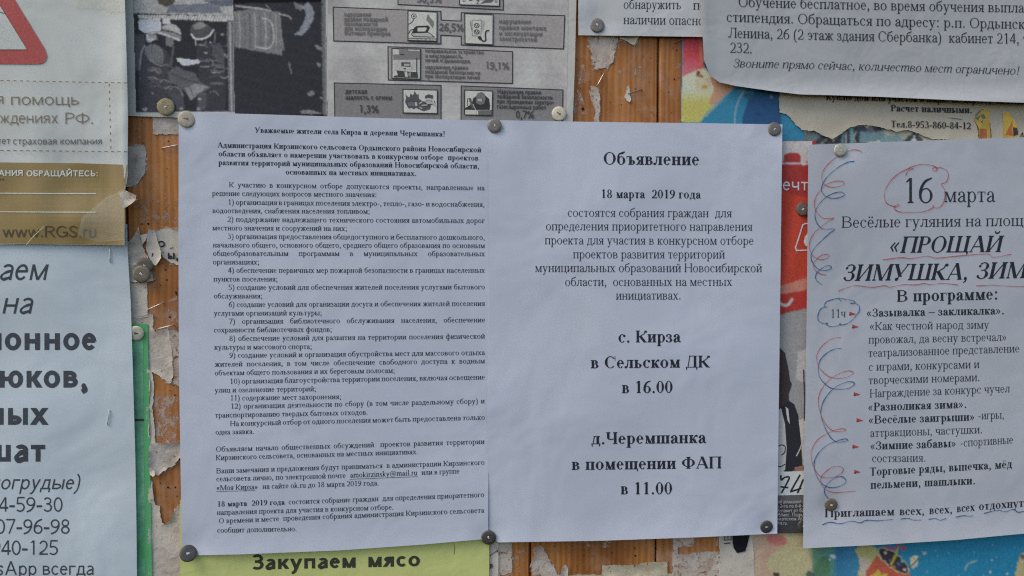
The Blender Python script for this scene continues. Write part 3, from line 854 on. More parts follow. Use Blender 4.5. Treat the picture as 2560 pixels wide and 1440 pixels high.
S([(368, 920), (380, 930), (385, 960), (384, 1000), (381, 1015), (386, 1060), (389, 1108), (366, 1112)], pale_scrap, "narrow white strip lining the upper right edge of the green sheet", .0008, .0006, 13, .8)
S([(374, 1107), (460, 1106), (460, 1140), (446, 1150), (433, 1165), (410, 1176), (399, 1187), (385, 1188), (372, 1172)], grey_scrap, "grey-white torn scrap with a straight top edge, wood showing below it", .0018, .0007, 14, 1.0)
S([(374, 1176), (380, 1172), (389, 1176), (390, 1186), (384, 1191), (376, 1186)], pale_scrap, "small curled white fleck touching the right edge of the green sheet", .004, .0016, 15, .3)
S([(372, 1200), (382, 1205), (388, 1262), (400, 1264), (401, 1290), (406, 1306), (415, 1311), (424, 1300), (436, 1272), (456, 1256), (470, 1256), (470, 1500), (372, 1500)],
  worn_scrap if False else white_scrap, "large crumpled white remnant with a V-shaped tear left of the yellow notice", .0012, .0004, 16, 1.3)
S([(392, 259), (412, 245), (425, 285), (402, 275)], pale_scrap, "small pointed paper corner caught under the crumbling old tack", .0004, .0026, 17, .2)
# upper middle gap
S([(1474, 60), (1546, 60), (1545, 95), (1540, 125), (1530, 158), (1520, 173), (1512, 169), (1498, 172), (1488, 174), (1478, 171), (1478, 140), (1474, 110)], worn_scrap,
  "broad worn white remnant on the planks under the short text notice", .0010, .0004, 18, 1.2)
S([(1548, 60), (1600, 60), (1596, 95), (1585, 113), (1575, 110), (1562, 101), (1549, 98)], pale_scrap, "small white torn tongue hanging just under the short text notice", .0014, .0005, 19, .8)
S([(1478, 219), (1483, 219), (1496, 226), (1500, 245), (1498, 300), (1500, 330), (1484, 330), (1487, 275), (1478, 252), (1474, 236)], worn_scrap, "narrow winding grey paper remnant below the slanting bright wire", .0008, .0004, 20, 1.2)
S([(1568, 215), (1573, 214), (1575, 235), (1577, 250), (1574, 256), (1566, 251), (1560, 243), (1566, 230)], pale_scrap, "sliver of white paper held under the thin grey staple", .0016, .0005, 21, .5)
# lower middle gap
S([(1226, 1330), (1246, 1330), (1246, 1500), (1223, 1500)], pale_scrap, "narrow white strip with pen strokes beside the yellow notice", .0003, .0010, 22, .3)
S([(1247, 1335), (1279, 1335), (1280, 1430), (1262, 1438), (1250, 1436), (1246, 1500), (1244, 1400)], worn_scrap, "worn white strip under the lower left corner of the announcement", .0004, .0004, 23, 1.0)
S([(1336, 1376), (1352, 1364), (1360, 1372), (1370, 1392), (1385, 1418), (1402, 1440), (1410, 1500), (1333, 1500), (1331, 1410)], worn_scrap, "ragged whitish triangle of paper just right of the dark plank gap", .0006, .0004, 24, 1.4)
S([(1403, 1500), (1402, 1424), (1408, 1413), (1413, 1410), (1419, 1418), (1420, 1500)], pale_scrap, "small curled white tab standing beside the ragged whitish triangle", .003, .0008, 25, .3)
S([(1505, 1414), (1540, 1412), (1598, 1411), (1601, 1407), (1668, 1404), (1669, 1437), (1640, 1440), (1503, 1442)], cream_scrap, "long cream paper strip crossing the plank gap at the bottom", .0008, .0006, 26, .7)
S([(1420, 1438), (1700, 1434), (1700, 1500), (1420, 1500)], cream_scrap, "bottom cream paper edge running along under the long cream strip", .0004, .0004, 27, .9)
S([(1683, 1330), (1735, 1330), (1736, 1358), (1728, 1366), (1712, 1364), (1694, 1368), (1694, 1385), (1720, 1386), (1760, 1380), (1798, 1379), (1798, 1500), (1682, 1500)], worn_scrap,
  "pinkish worn paper panel with a window torn out to the wood", .0006, .0004, 28, 1.2)
gs = S([(1798, 1325), (1880, 1322), (1890, 1500), (1798, 1500)], pale_scrap, "white paper remnant with a dark blot and faint letters under the announcement", .0005, .0008, 29, .6)
pr = Print(flat(.0008), base=0.0006)
pr.poly([(1832, 1330), (1876, 1325), (1868, 1360), (1862, 1378), (1842, 1382), (1833, 1368), (1830, 1345)], (.018, .016, .02), 12)
pr.text("Ш", (1808, 1351), (1830, 1350), 18, 'sb', (.2, .2, .22)); pr.line([(1811, 1358), (1824, 1357)], 3, (.12, .12, .13))
pr.build("printed_mark", gs)

# ------------------------------------------------------------------ the green sheet
green_mat = paper_mat("green_paper", CM(80, 150, 104), .10)
Hg = add(flat(.0012), waves(2, .0006, .05))
gsheet = sheet("green_sheet", (200, 806), (369, 810), (381, 1500), (200, 1500), Hg, green_mat, right=[(372, 950), (376, 1200)],
               label="green paper sheet half hidden behind the white small-ads notice", category="poster")
pr = Print(Hg, MATS['collage'])
pr.poly([(205, 846), (358, 848), (359, 1090), (362, 1250), (362, 1316), (354, 1345), (346, 1375), (345, 1385), (362, 1400), (363, 1440), (363, 1498), (205, 1498)], CM(92, 146, 120), 20)
pr.poly([(205, 1046), (360, 1047), (360, 1053), (205, 1052)], C(44, 60, 58), 20)
pr.build("dark_green_print", gsheet)

# ------------------------------------------------------------------ fire safety poster
fire_mat, t, b = new_mat("mottled_grey_print"); p = geo(t)
n1 = noise(t, 26, 4, 0.55, scaled(t, p, (1.0, 1, 1.3)), 0.4); n2 = noise(t, 500, 3, 0.7, p); n3 = noise(t, 90, 2, 0.6, scaled(t, p, (.12, 1, 3)))
c = ramp(t, n1.outputs[0], [(0.30, CM(132, 131, 138)), (0.52, CM(153, 153, 158)), (0.72, CM(172, 173, 176))])
c = mixc(t, 1.0, c, ramp(t, n2.outputs[0], [(0.3, (.84, .84, .85)), (0.7, (1.05, 1.05, 1.05))]), 'MULTIPLY')
c = mixc(t, 1.0, c, ramp(t, n3.outputs[0], [(0.35, (.93, .93, .94)), (0.65, (1.03, 1.03, 1.03))]), 'MULTIPLY')
t.links.new(c, b.inputs["Base Color"]); b.inputs["Roughness"].default_value = .6; b.inputs["Specular IOR Level"].default_value = .25
bump(t, b, noise(t, 24, 3, .5, p, .4).outputs[0], .3, .003)
Hf = add(flat(.0022), waves(11, .0010, .07))
fire_white = paper_mat("newsprint_border", CM(156, 157, 162), .08)
fire = sheet("fire_safety_poster", (255, -160), (1446, -150), (1431, 326), (262, 288), Hf, fire_white, right=[(1441, 0), (1437, 170)],
             label="grey fire safety poster with dark firefighter photograph and percentage boxes", category="poster")
pr = Print(Hf, fire_mat, .00008)
pr.poly([(818, -150), (1424, -140), (1418, 200), (1413, 322), (822, 303)], (1, 1, 1), 16)
pr.build("grey_background", fire)
z1 = Z(0, 0, 4)
INKD = C(42, 44, 54); MID = C(112, 112, 122); LIT = C(176, 178, 182)
pr = Picture(Hf, [(333, -60), (582, -60), (584, 60), (588, 278), (340, 281), (334, 40)], 2.2, 1.5, 10, .24, 11)
pr.poly([(300, -150), (640, -150), (640, 300), (300, 300)], C(100, 102, 110))
pr.poly([(333, -150), (813, -150), (815, 30), (580, 40), (335, 33)], C(128, 130, 136), 14)
pr.poly(z1((1550, -40), (1760, -40), (1740, 40), (1660, 70), (1590, 40)), C(72, 66, 62), 14)
pr.poly(z1((1700, 50), (2180, 30), (2220, 130), (1660, 130)), C(98, 104, 122), 14)
pr.poly(z1((2000, 0), (3260, -20), (3260, 60), (2200, 60)), C(84, 92, 112), 14)
pr.poly(z1((1337, 128), (1660, 145), (2270, 160), (2278, 600), (2290, 1112), (1358, 1120)), C(38, 40, 50), 14)
pr.poly(z1((1380, 150), (2350, 160), (2350, 200), (2270, 215), (1800, 195), (1390, 185)), C(150, 150, 154), 10)
for i in range(34):     # slanting hatch that breaks the light strip
    x = 1400+i*28; pr.line(z1((x, 196+6*(i % 3)), (x+24, 156)), 1.1, C(64, 66, 76))
pr.poly(z1((1385, 200), (1600, 185), (1610, 300), (1540, 320), (1450, 330), (1390, 290)), C(164, 166, 172), 10)
pr.poly(z1((1625, 190), (1700, 190), (1705, 235), (1630, 240)), C(158, 160, 166), 10)
pr.line(z1((1612, 190), (1612, 300)), 2, C(60, 60, 66)); pr.line(z1((1400, 215), (1600, 210)), 1, C(100, 100, 108))
pr.poly(z1((1350, 350), (1440, 340), (1450, 420), (1420, 560), (1400, 700), (1350, 700)), C(70, 72, 82), 12)
pr.poly(z1((1420, 470), (1520, 430), (1640, 480), (1700, 560), (1690, 700), (1700, 860), (1720, 1110), (1400, 1110), (1380, 900), (1395, 640)), C(58, 60, 72), 10)
pr.poly(z1((1960, 440), (2080, 420), (2180, 430), (2250, 520), (2262, 800), (2250, 1108), (1950, 1108), (1990, 900), (1980, 640)), C(52, 54, 66), 10)
for y0, y1 in ((690, 720), (780, 800), (850, 862)):
    pr.poly(z1((1470, y0), (1620, y0+10), (1618, y1+8), (1480, y1-4)), C(84, 86, 98), 10)
for y0, y1 in ((640, 668), (700, 716), (820, 846)):
    pr.poly(z1((2100, y0), (2240, y0+6), (2238, y1+4), (2104, y1)), C(86, 88, 100), 10)
pr.poly(z1((1700, 900), (1770, 870), (1830, 930), (1850, 1110), (1730, 1110)), C(66, 68, 80), 10); pr.poly(z1((1985, 940), (2060, 920), (2070, 1050), (2020, 1110), (1980, 1060)), C(74, 76, 88), 10)
# first fireman: helmet, brim, face, glove, pack
pr.poly(z1((1612, 300), (1630, 255), (1680, 235), (1740, 240), (1790, 275), (1812, 335), (1810, 350), (1740, 325), (1660, 308)), C(134, 136, 142), 10)
pr.line(z1((1612, 300), (1660, 300), (1740, 322), (1808, 352)), 1.6, C(52, 52, 60), smooth=4)
pr.poly(z1((1470, 322), (1550, 312), (1640, 312), (1740, 330), (1808, 360), (1805, 410), (1740, 398), (1650, 360), (1560, 330)), C(112, 114, 120), 10)
pr.line(z1((1490, 330), (1600, 330), (1700, 365), (1800, 405)), 1.4, C(170, 172, 176), smooth=4)
pr.poly(z1((1660, 370), (1730, 378), (1742, 440), (1715, 470), (1660, 455)), C(100, 102, 110), 10)
pr.poly(z1((1460, 345), (1500, 335), (1560, 350), (1572, 395), (1540, 400), (1495, 430), (1462, 405)), C(120, 122, 130), 10)
pr.line(z1((1470, 350), (1490, 400), (1540, 392)), 2, C(176, 178, 184), smooth=4)
pr.poly(z1((1450, 470), (1500, 440), (1560, 445), (1620, 490), (1640, 560), (1625, 640), (1560, 630), (1490, 600), (1450, 540)), C(96, 98, 108), 10)
pr.line(z1((1450, 450), (1415, 530), (1400, 640), (1395, 700)), 1.6, C(140, 142, 150), smooth=4)
pr.line(z1((1500, 600), (1560, 640), (1620, 660)), 1.6, C(120, 122, 130), smooth=4)
# second fireman: helmet and strap
pr.poly(z1((1900, 300), (1915, 255), (1960, 222), (2020, 214), (2080, 245), (2125, 290), (2132, 330), (2080, 370), (2010, 388), (1940, 372), (1908, 340)), C(72, 74, 82), 10)
pr.poly(z1((1930, 260), (1980, 226), (2030, 222), (2060, 262), (2000, 290), (1940, 290)), C(112, 114, 120), 10)
pr.line(z1((1915, 345), (1950, 385), (2020, 390), (2090, 360), (2135, 300)), 2.4, C(168, 168, 170), smooth=5)
pr.line(z1((1955, 395), (1960, 450)), 2, C(140, 142, 148)); pr.line(z1((2155, 320), (2145, 430)), 1.6, C(110, 112, 120))
rs = random.Random(9)
for i in range(34):     # folds and buckles catching light on the coats
    x = rs.choice([rs.uniform(1480, 1640), rs.uniform(2090, 2250), rs.uniform(1950, 2260)]); y = rs.uniform(440, 1060) if x > 1700 else rs.uniform(640, 900)
    g = rs.randint(70, 130)
    pr.line(z1((x, y), (x+rs.uniform(20, 60), y+rs.uniform(-26, 22)), (x+rs.uniform(70, 110), y+rs.uniform(-26, 30))), rs.uniform(.6, 1.8), C(g, g+2, g+10), smooth=3)
pr.poly(z1((2130, 450), (2200, 430), (2235, 520), (2245, 640), (2180, 620), (2120, 540)), C(72, 76, 88), 10)
pr.line(z1((1735, 470), (1720, 580), (1705, 660)), 5, C(78, 80, 88), smooth=4)
pr.poly(z1((1765, 578), (1820, 590), (1975, 600), (2010, 618), (1960, 640), (1840, 655), (1775, 610)), C(160, 160, 162), 10)
pr.poly(z1((1680, 720), (1760, 660), (1840, 700), (1960, 740), (2000, 820), (2105, 870), (2080, 900), (1990, 940), (1905, 1010), (1860, 920), (1760, 850), (1690, 830)), C(82, 84, 94), 10)
pr.poly(z1((1850, 880), (1960, 830), (2080, 870), (1990, 930), (1905, 1005)), C(112, 114, 122), 10)
pr.line(z1((1720, 740), (1850, 790), (1990, 830)), 1.6, C(52, 54, 62), smooth=4); pr.line(z1((1900, 870), (1930, 960)), 1.4, C(60, 62, 70))
pr.line(z1((1700, 900), (1740, 870), (1800, 890), (1830, 960)), 2, C(110, 112, 118), smooth=4)
for x, y, r in ((2060, 530, 4), (1408, 786, 2.2), (2225, 345, 4), (2000, 990, 5), (1985, 1090, 4.5), (1810, 1085, 5), (1450, 1095, 6), (1525, 930, 3), (2105, 425, 3)):
    pr.ell(x/4, y/4, r, r*.7, C(120, 122, 132), n=8)
# frame strip beside the photograph and the second, dark photograph
pr.poly(z1((2272, 200), (2335, 205), (2350, 1112), (2292, 1112)), C(96, 98, 108), 14)
pr.line(z1((2300, 230), (2318, 1110)), 3, C(134, 136, 144)); pr.line(z1((2345, 460), (2362, 1112)), 3, C(120, 122, 130))
pr.build("firefighter_photograph", fire, gain=1.02)
pr = Picture(Hf, [(583, -60), (813, -60), (818, 302), (587, 296)], 2.2, 1.8, 12, .22, 17)
z2 = Z(640, 0, 4)
pr.poly(z2((-250, 40), (20, 30), (670, 20), (680, 1150), (-250, 1150)), C(36, 36, 46), 14)
pr.poly([(579, 30), (635, 22), (700, 30), (708, 120), (704, 138), (640, 128), (582, 116)], C(112, 114, 122), 10)
for i in range(9):
    x = 584+i*13; pr.line([(x, 34), (x+3, 80), (x+2, 120)], rs.uniform(1, 3), C(*(rs.choice([(84, 86, 94), (150, 152, 158)]))), smooth=3)
pr.line(z2((60, 180), (150, 220), (180, 380), (130, 480), (0, 470)), 2.6, C(164, 166, 172), smooth=4)
pr.line(z2((-200, 60), (60, 90), (140, 110)), 4, C(150, 152, 160), smooth=3)
pr.line(z2((230, 140), (330, 165), (350, 190)), 2.2, C(150, 150, 156), smooth=3)
pr.poly(z2((400, 40), (480, 60), (515, 22), (560, 60), (585, 130), (570, 200), (520, 300), (450, 355), (380, 345), (430, 310), (480, 220), (505, 140), (480, 90), (420, 85)), C(140, 148, 168), 10)
pr.poly(z2((380, 20), (450, 55), (450, 110), (390, 80)), C(110, 112, 120), 10)
pr.line(z2((100, 50), (160, 120), (180, 230), (250, 350), (280, 500)), 2, C(120, 116, 118), smooth=4)
for pl in (((580, 450), (620, 455), (660, 480), (660, 510), (620, 490)), ((600, 620), (650, 640), (655, 660), (625, 665)), ((500, 930), (580, 905), (580, 950), (540, 965)), ((640, 965), (665, 970), (668, 992), (645, 988)),
           ((440, 1110), (520, 1095), (640, 1125), (660, 1140), (450, 1140)), ((320, 600), (345, 650), (360, 770), (340, 700))):
    pr.poly(z2(*pl), C(122, 124, 134), 0)
pr.poly(z2((655, -20), (715, -20), (712, 1150), (670, 1150)), C(100, 102, 110), 14)
pr.line(z2((700, 0), (706, 1150)), 2.2, C(150, 152, 156))
pr.build("dark_ruin_photograph", fire)

z = Z(800, 0, 4); DL = C(46, 46, 50); PF = C(140, 138, 144); PD = C(118, 118, 126); TG = C(92, 92, 100); TD = C(60, 60, 66)
def panel(pts, fillc):
    q = Print(Hf); q.poly(z(*pts), fillc, 12); q.line(z(*pts), 2.6, DL, True)
    q.base = .00025
    return q.build("statistics_panel", fire)
def ptext(par, lines, em=15, col=TG, f='sb'):
    for tx, x0, y0, x1, y1 in lines:
        q = Print(Hf, base=.0006); q.text(tx, *z((x0, y0), (x1, y1)), em, f, col); q.build("text_line", par)
def picture(par, frame, draw):
    q = Print(Hf, base=.0007); q.poly(z(*frame), C(172, 172, 174), 12); q.line(z(*frame), 2.6, DL, True); draw(q); q.build("picture", par)
p0 = panel([(780, -300), (780, 45), (1832, 100), (1832, -300)], PF)
ptext(p0, [("50,5%", 965, 26, 1215, 32)], 24)
def d0(q):
    q.line(z((1430, 15), (1450, 15), (1450, -60), (1430, -60)), 1.5, DL, True); q.line(z((1750, 25), (1768, 25), (1768, -60), (1750, -60)), 1.5, DL, True)
    q.line(z((1470, -30), (1500, 5), (1530, -10)), 4, C(70, 80, 96), smooth=3); q.poly(z((1600, 42), (1640, 10), (1710, -20), (1735, 10), (1700, 30), (1660, 30)), C(88, 88, 94), 0)
    q.line(z((1565, 10), (1590, 10), (1575, 28), (1575, 40), (1562, 42), (1590, 42)), 1.2, DL); q.poly(z((1540, -30), (1660, -30), (1650, 2), (1560, 2)), C(72, 82, 98), 0)
picture(p0, [(1395, -300), (1395, 50), (1793, 65), (1793, -300)], d0)
p1 = panel([(132, 72), (1208, 115), (1210, 202), (1412, 212), (1412, 128), (2447, 158), (2435, 490), (1412, 450), (1412, 362), (1208, 352), (1208, 440), (138, 410)], PF)
ptext(p1, [("нарушение", 240, 165, 512, 167), ("правил пожарной", 240, 213, 678, 216), ("безопасности", 242, 260, 572, 262), ("при эксплуатации", 243, 305, 667, 311), ("бытовых приборов", 243, 350, 703, 359),
           ("нарушение", 1785, 235, 2110, 240), ("правил монтажа", 1785, 297, 2260, 304), ("и эксплуатации", 1787, 355, 2225, 363), ("электросетей", 1787, 408, 2170, 418)], 16.5, C(98, 98, 104))
ptext(p1, [("26,5%", 1190, 310, 1438, 318)], 25, C(84, 84, 92))
def d1(q):
    c0 = z((938, 165))[0]
    q.line([(c0[0]+6*math.cos(k*.5236), c0[1]+6*math.sin(k*.5236)) for k in range(13)], 1.6, DL, smooth=2); q.ell(*c0, 2.4, 2.4, DL, n=8)
    q.line(z((940, 190), (920, 225), (885, 245)), 1.8, DL, smooth=4); q.line(z((940, 295), (905, 305), (888, 340)), 1.8, DL, smooth=4)
    q.poly(z((1078, 140), (1100, 180), (1135, 215), (1138, 250), (1125, 282), (1090, 235), (1062, 200)), C(112, 112, 118), 0)
    q.poly(z((918, 330), (945, 275), (965, 262), (1080, 258), (1098, 275), (1075, 325)), DL, 0)
    q.poly(z((975, 280), (1060, 278), (1068, 290), (1050, 318), (975, 318)), C(170, 170, 172), 0)
    q.poly(z((918, 335), (1085, 328), (1115, 350), (918, 352)), C(166, 166, 170), 0); q.line(z((918, 335), (1085, 328), (1118, 352), (1140, 372), (935, 368), (918, 352)), 1.6, DL, True)
    q.line(z((885, 385), (1168, 392)), 1.4, DL); q.line(z((885, 405), (1168, 412)), 1.4, DL)
    for x in (960, 1000, 1045, 1090): q.line(z((x, 410), (x+18, 388)), 1, C(110, 110, 116))
picture(p1, [(880, 112), (1170, 125), (1168, 420), (880, 410)], d1)
def d2(q):
    q.poly(z((1500, 200), (1520, 240), (1600, 190), (1645, 210), (1625, 300), (1600, 360), (1520, 360)), C(150, 150, 154), 0)
    q.poly(z((1520, 205), (1610, 205), (1608, 365), (1522, 360)), C(172, 172, 174), 0); q.line(z((1520, 205), (1610, 205), (1608, 365), (1522, 360)), 1.2, C(84, 84, 90), True)
    for y in (258, 322):
        q.line([(z((1566, y))[0][0]+6.3*math.cos(k*.5236), z((1566, y))[0][1]+5.4*math.sin(k*.5236)) for k in range(13)], 1.8, DL, smooth=2)
        q.line(z((1552, y-8), (1562, y+8)), 2, DL); q.line(z((1572, y-8), (1580, y+8)), 2, DL)
    q.poly(z((1575, 375), (1600, 365), (1618, 385), (1605, 405), (1585, 395)), DL, 0)
    q.line(z((1608, 395), (1635, 415), (1655, 400), (1652, 350), (1660, 315), (1690, 308)), 3.2, DL, smooth=4)
    q.line(z((1500, 220), (1512, 300)), 1, C(100, 100, 106)); q.line(z((1640, 230), (1625, 300)), 1, C(100, 100, 106))
picture(p1, [(1447, 140), (1730, 152), (1727, 450), (1450, 438)], d2)
p2 = panel([(680, 468), (1925, 517), (1925, 835), (683, 800)], PF)
ptext(p2, [("неправильное устройство", 1050, 525, 1635, 545), ("и неисправность", 1050, 577, 1425, 586), ("печей и дымоходов", 1050, 621, 1500, 632), ("нарушение правил", 1050, 690, 1478, 697), ("пожарной безопасности", 1050, 735, 1600, 750),
           ("при эксплуатации печей", 1050, 780, 1598, 796)], 14.5, C(84, 84, 92))
ptext(p2, [("19,1%", 1650, 690, 1892, 698)], 24, C(92, 92, 98))
def d3(q):
    q.poly(z((730, 495), (1000, 500), (998, 600), (735, 610), (730, 548), (790, 545), (790, 497)), C(112, 112, 118), 10); q.poly(z((880, 497), (998, 500), (998, 512), (885, 508)), C(170, 170, 172), 0)
    q.poly(z((738, 600), (995, 600), (985, 700), (738, 710)), C(160, 160, 164), 10)
    q.poly(z((812, 625), (905, 625), (905, 672), (812, 665)), C(72, 72, 78), 0); q.poly(z((840, 640), (895, 640), (895, 662), (840, 660)), C(150, 150, 154), 0)
    q.ell(*z((848, 690))[0], 3.6, 1.6, DL, n=8); q.line(z((967, 590), (967, 730)), 2.4, DL); q.line(z((918, 665), (918, 705)), .8, C(90, 90, 96)); q.line(z((805, 545), (835, 547)), 2, DL)
    q.poly(z((765, 708), (975, 725), (980, 780), (735, 775), (740, 760), (780, 755)), C(58, 58, 64), 0); q.poly(z((845, 720), (870, 720), (880, 770), (850, 770)), C(164, 164, 166), 0)
    q.poly(z((882, 735), (910, 722), (905, 770), (885, 765)), C(130, 130, 134), 0)
picture(p2, [(720, 487), (1005, 495), (1002, 793), (720, 785)], d3)
p3 = panel([(143, 830), (1210, 855), (1210, 1225), (150, 1205)], PD)
ptext(p3, [("детская", 253, 936, 472, 938), ("шалость с огнем", 253, 996, 722, 1001)], 18, TD)
ptext(p3, [("1,3%", 388, 1127, 587, 1132)], 25, TD)
def d4(q):
    q.poly(z((850, 935), (872, 965), (895, 975), (905, 935), (930, 955), (945, 910), (970, 950), (985, 940), (990, 990), (1020, 1010), (1090, 1030), (1110, 1060), (1100, 1095), (1040, 1115), (990, 1095), (960, 1080), (940, 1095),
              (910, 1080), (890, 1090), (870, 1060), (850, 1020), (862, 980)), C(76, 76, 84), 0)
    q.poly(z((872, 1020), (975, 1015), (978, 1070), (875, 1065)), C(98, 102, 116), 0); q.line(z((872, 1020), (975, 1015), (978, 1070), (875, 1065)), 1, DL, True); q.poly(z((948, 1025), (972, 1022), (974, 1062), (950, 1062)), C(150, 150, 154), 0)
    q.poly(z((1050, 960), (1085, 945), (1130, 955), (1130, 990), (1105, 985), (1070, 990), (1050, 985)), C(72, 72, 80), 0)
    q.ell(*z((1088, 1012))[0], 9.5, 7.5, C(156, 156, 160)); q.line(z((1045, 1030), (1080, 1050), (1120, 1045), (1148, 1030), (1140, 1012)), 2, DL, smooth=4)
    q.line(z((1060, 1015), (1080, 1008)), 1.4, DL); q.line(z((1095, 1010), (1118, 1016)), 1.4, DL); q.ell(*z((1138, 1042))[0], 3.4, 3.4, C(150, 150, 154), n=10)
    for a_, b_ in (((995, 1040), (1020, 1020)), ((1020, 1055), (1070, 1052)), ((1000, 1075), (1018, 1088))): q.line(z(a_, b_), 2.4, C(165, 165, 168))
picture(p3, [(830, 895), (1172, 903), (1172, 1137), (832, 1130)], d4)
p4 = panel([(1412, 860), (2428, 900), (2425, 1255), (1410, 1240)], PD)
ptext(p4, [("Нарушение правил", 1770, 936, 2212, 946), ("пожарной безопасности", 1768, 984, 2325, 998), ("при проведении электро-", 1765, 1034, 2337, 1048), ("газосварочных работ", 1765, 1086, 2260, 1096)], 15.5, TD)
ptext(p4, [("0,7%", 1955, 1182, 2140, 1187)], 25, TD)
def d5(q):
    q.poly(z((1450, 1080), (1490, 1060), (1520, 1030), (1530, 985), (1580, 950), (1650, 955), (1690, 990), (1700, 1060), (1695, 1100), (1450, 1100)), C(44, 44, 50), 0)
    q.poly(z((1560, 960), (1580, 930), (1620, 922), (1645, 940), (1655, 985), (1640, 1040), (1600, 1050), (1558, 1030)), C(104, 104, 110), 0)
    q.poly(z((1572, 985), (1625, 985), (1620, 1022), (1568, 1015)), C(150, 150, 154), 0); q.line(z((1572, 985), (1625, 985), (1620, 1022), (1568, 1015)), 1, DL, True)
    q.line(z((1480, 980), (1470, 1040), (1490, 1075)), 1.6, DL, smooth=3); q.poly(z((1485, 985), (1505, 980), (1545, 1080), (1520, 1090)), C(84, 84, 90), 0)
    q.poly(z((1450, 1105), (1565, 1102), (1560, 1148), (1450, 1145)), C(168, 168, 172), 0); q.poly(z((1590, 1105), (1715, 1102), (1712, 1150), (1580, 1150)), C(96, 96, 102), 0)
    q.line(z((1575, 1095), (1590, 1148)), 1.6, DL); q.line(z((1530, 1045), (1555, 1100)), 1.4, C(170, 170, 172))
picture(p4, [(1447, 903), (1725, 913), (1718, 1157), (1445, 1147)], d5)

# ------------------------------------------------------------------ colourful party poster (right), half torn away
Hp = add(flat(.0008), waves(21, .0008, .06))
party_base = paper_mat("party_poster_paper", C(60, 140, 180), .10, .5)
party = sheet("party_poster", (1707, -60), (2750, -60), (2750, 1560), (1872, 1560), Hp, party_base, left=[(1707, 60), (1702, 300), (1790, 900), (1868, 1330)],
              label="colourful torn party poster with blue ground showing between the other notices", category="poster")
pr = Picture(Hp, [(1707, -40), (2010, -40), (2010, 380), (1760, 380), (1702, 300)], 2.5, 1.0, 16, .07, 21)
pr.poly([(1600, -100), (2300, -100), (2300, 500), (1600, 500)], C(44, 132, 182))
pr.grad([(1707, 20), (1757, 20), (1758, 100), (1760, 172), (1740, 176), (1707, 192)], lambda x, y: np.array(C(196, 62, 78))*(1+.5*max(0, (y-130)/60))+np.array([0, .12, .13])*max(0, (y-140)/50))
pr.poly([(1747, 90), (1757, 90), (1757, 165), (1749, 168)], C(214, 110, 96), 12)
pr.grad([(1707, 192), (1740, 176), (1762, 170), (1778, 190), (1830, 215), (1850, 222), (1820, 245), (1790, 265), (1752, 306), (1702, 306), (1703, 250)],
        lambda x, y: np.array(C(198, 196, 182))*(1-min(1, max(0, (y-222)/35))*.85)+np.array(C(192, 186, 74))*min(1, max(0, (y-222)/35))*.9)
pr.grad([(1775, 190), (1800, 200), (1850, 215), (1870, 222), (1845, 235), (1800, 260), (1770, 262), (1785, 225)], lambda x, y: np.array(C(196, 150, 128)))
pr.ell(1757, 212, 22, 18, C(206, 198, 178), 20); pr.ell(1745, 184, 5, 9, C(120, 72, 40), 10, 9); pr.ell(1753, 191, 4, 4, C(140, 90, 50), 0, 8); pr.ell(1761, 217, 7, 5, C(188, 150, 60), 0, 9)
pr.poly([(1757, 155), (1768, 158), (1770, 172), (1760, 168)], C(50, 50, 60), 0)
pr.poly([(1838, 215), (1870, 216), (2700, 216), (2700, 360), (1750, 360), (1752, 304), (1790, 268)], C(44, 132, 182), 16)
pr.poly([(1855, 300), (1870, 250), (1890, 225), (1935, 218), (1952, 225), (1955, 340), (1860, 345)], C(30, 76, 134), 14)
pr.line([(1848, 228), (1858, 216), (1866, 216)], 1.6, C(150, 170, 186)); pr.line([(1836, 330), (1840, 270), (1862, 220)], 2.4, C(160, 186, 204), smooth=4)
pr.line([(1750, 306), (1780, 270), (1830, 226)], 3, C(90, 158, 190), smooth=4)
pr.ell(1872, 240, 12, 8, C(40, 90, 120), 10, 10); pr.ell(1895, 285, 9, 5, C(24, 64, 110), 10, 10); pr.ell(1928, 243, 3, 4, C(140, 160, 180), 10, 8)
pr.build("upper_picture", party); pr = Picture(Hp, [(2010, 200), (2600, 200), (2600, 390), (2010, 390)], 2.5, 2.0, 10, .10, 23)
pr.poly([(1600, -100), (2800, -100), (2800, 500), (1600, 500)], C(150, 150, 140))
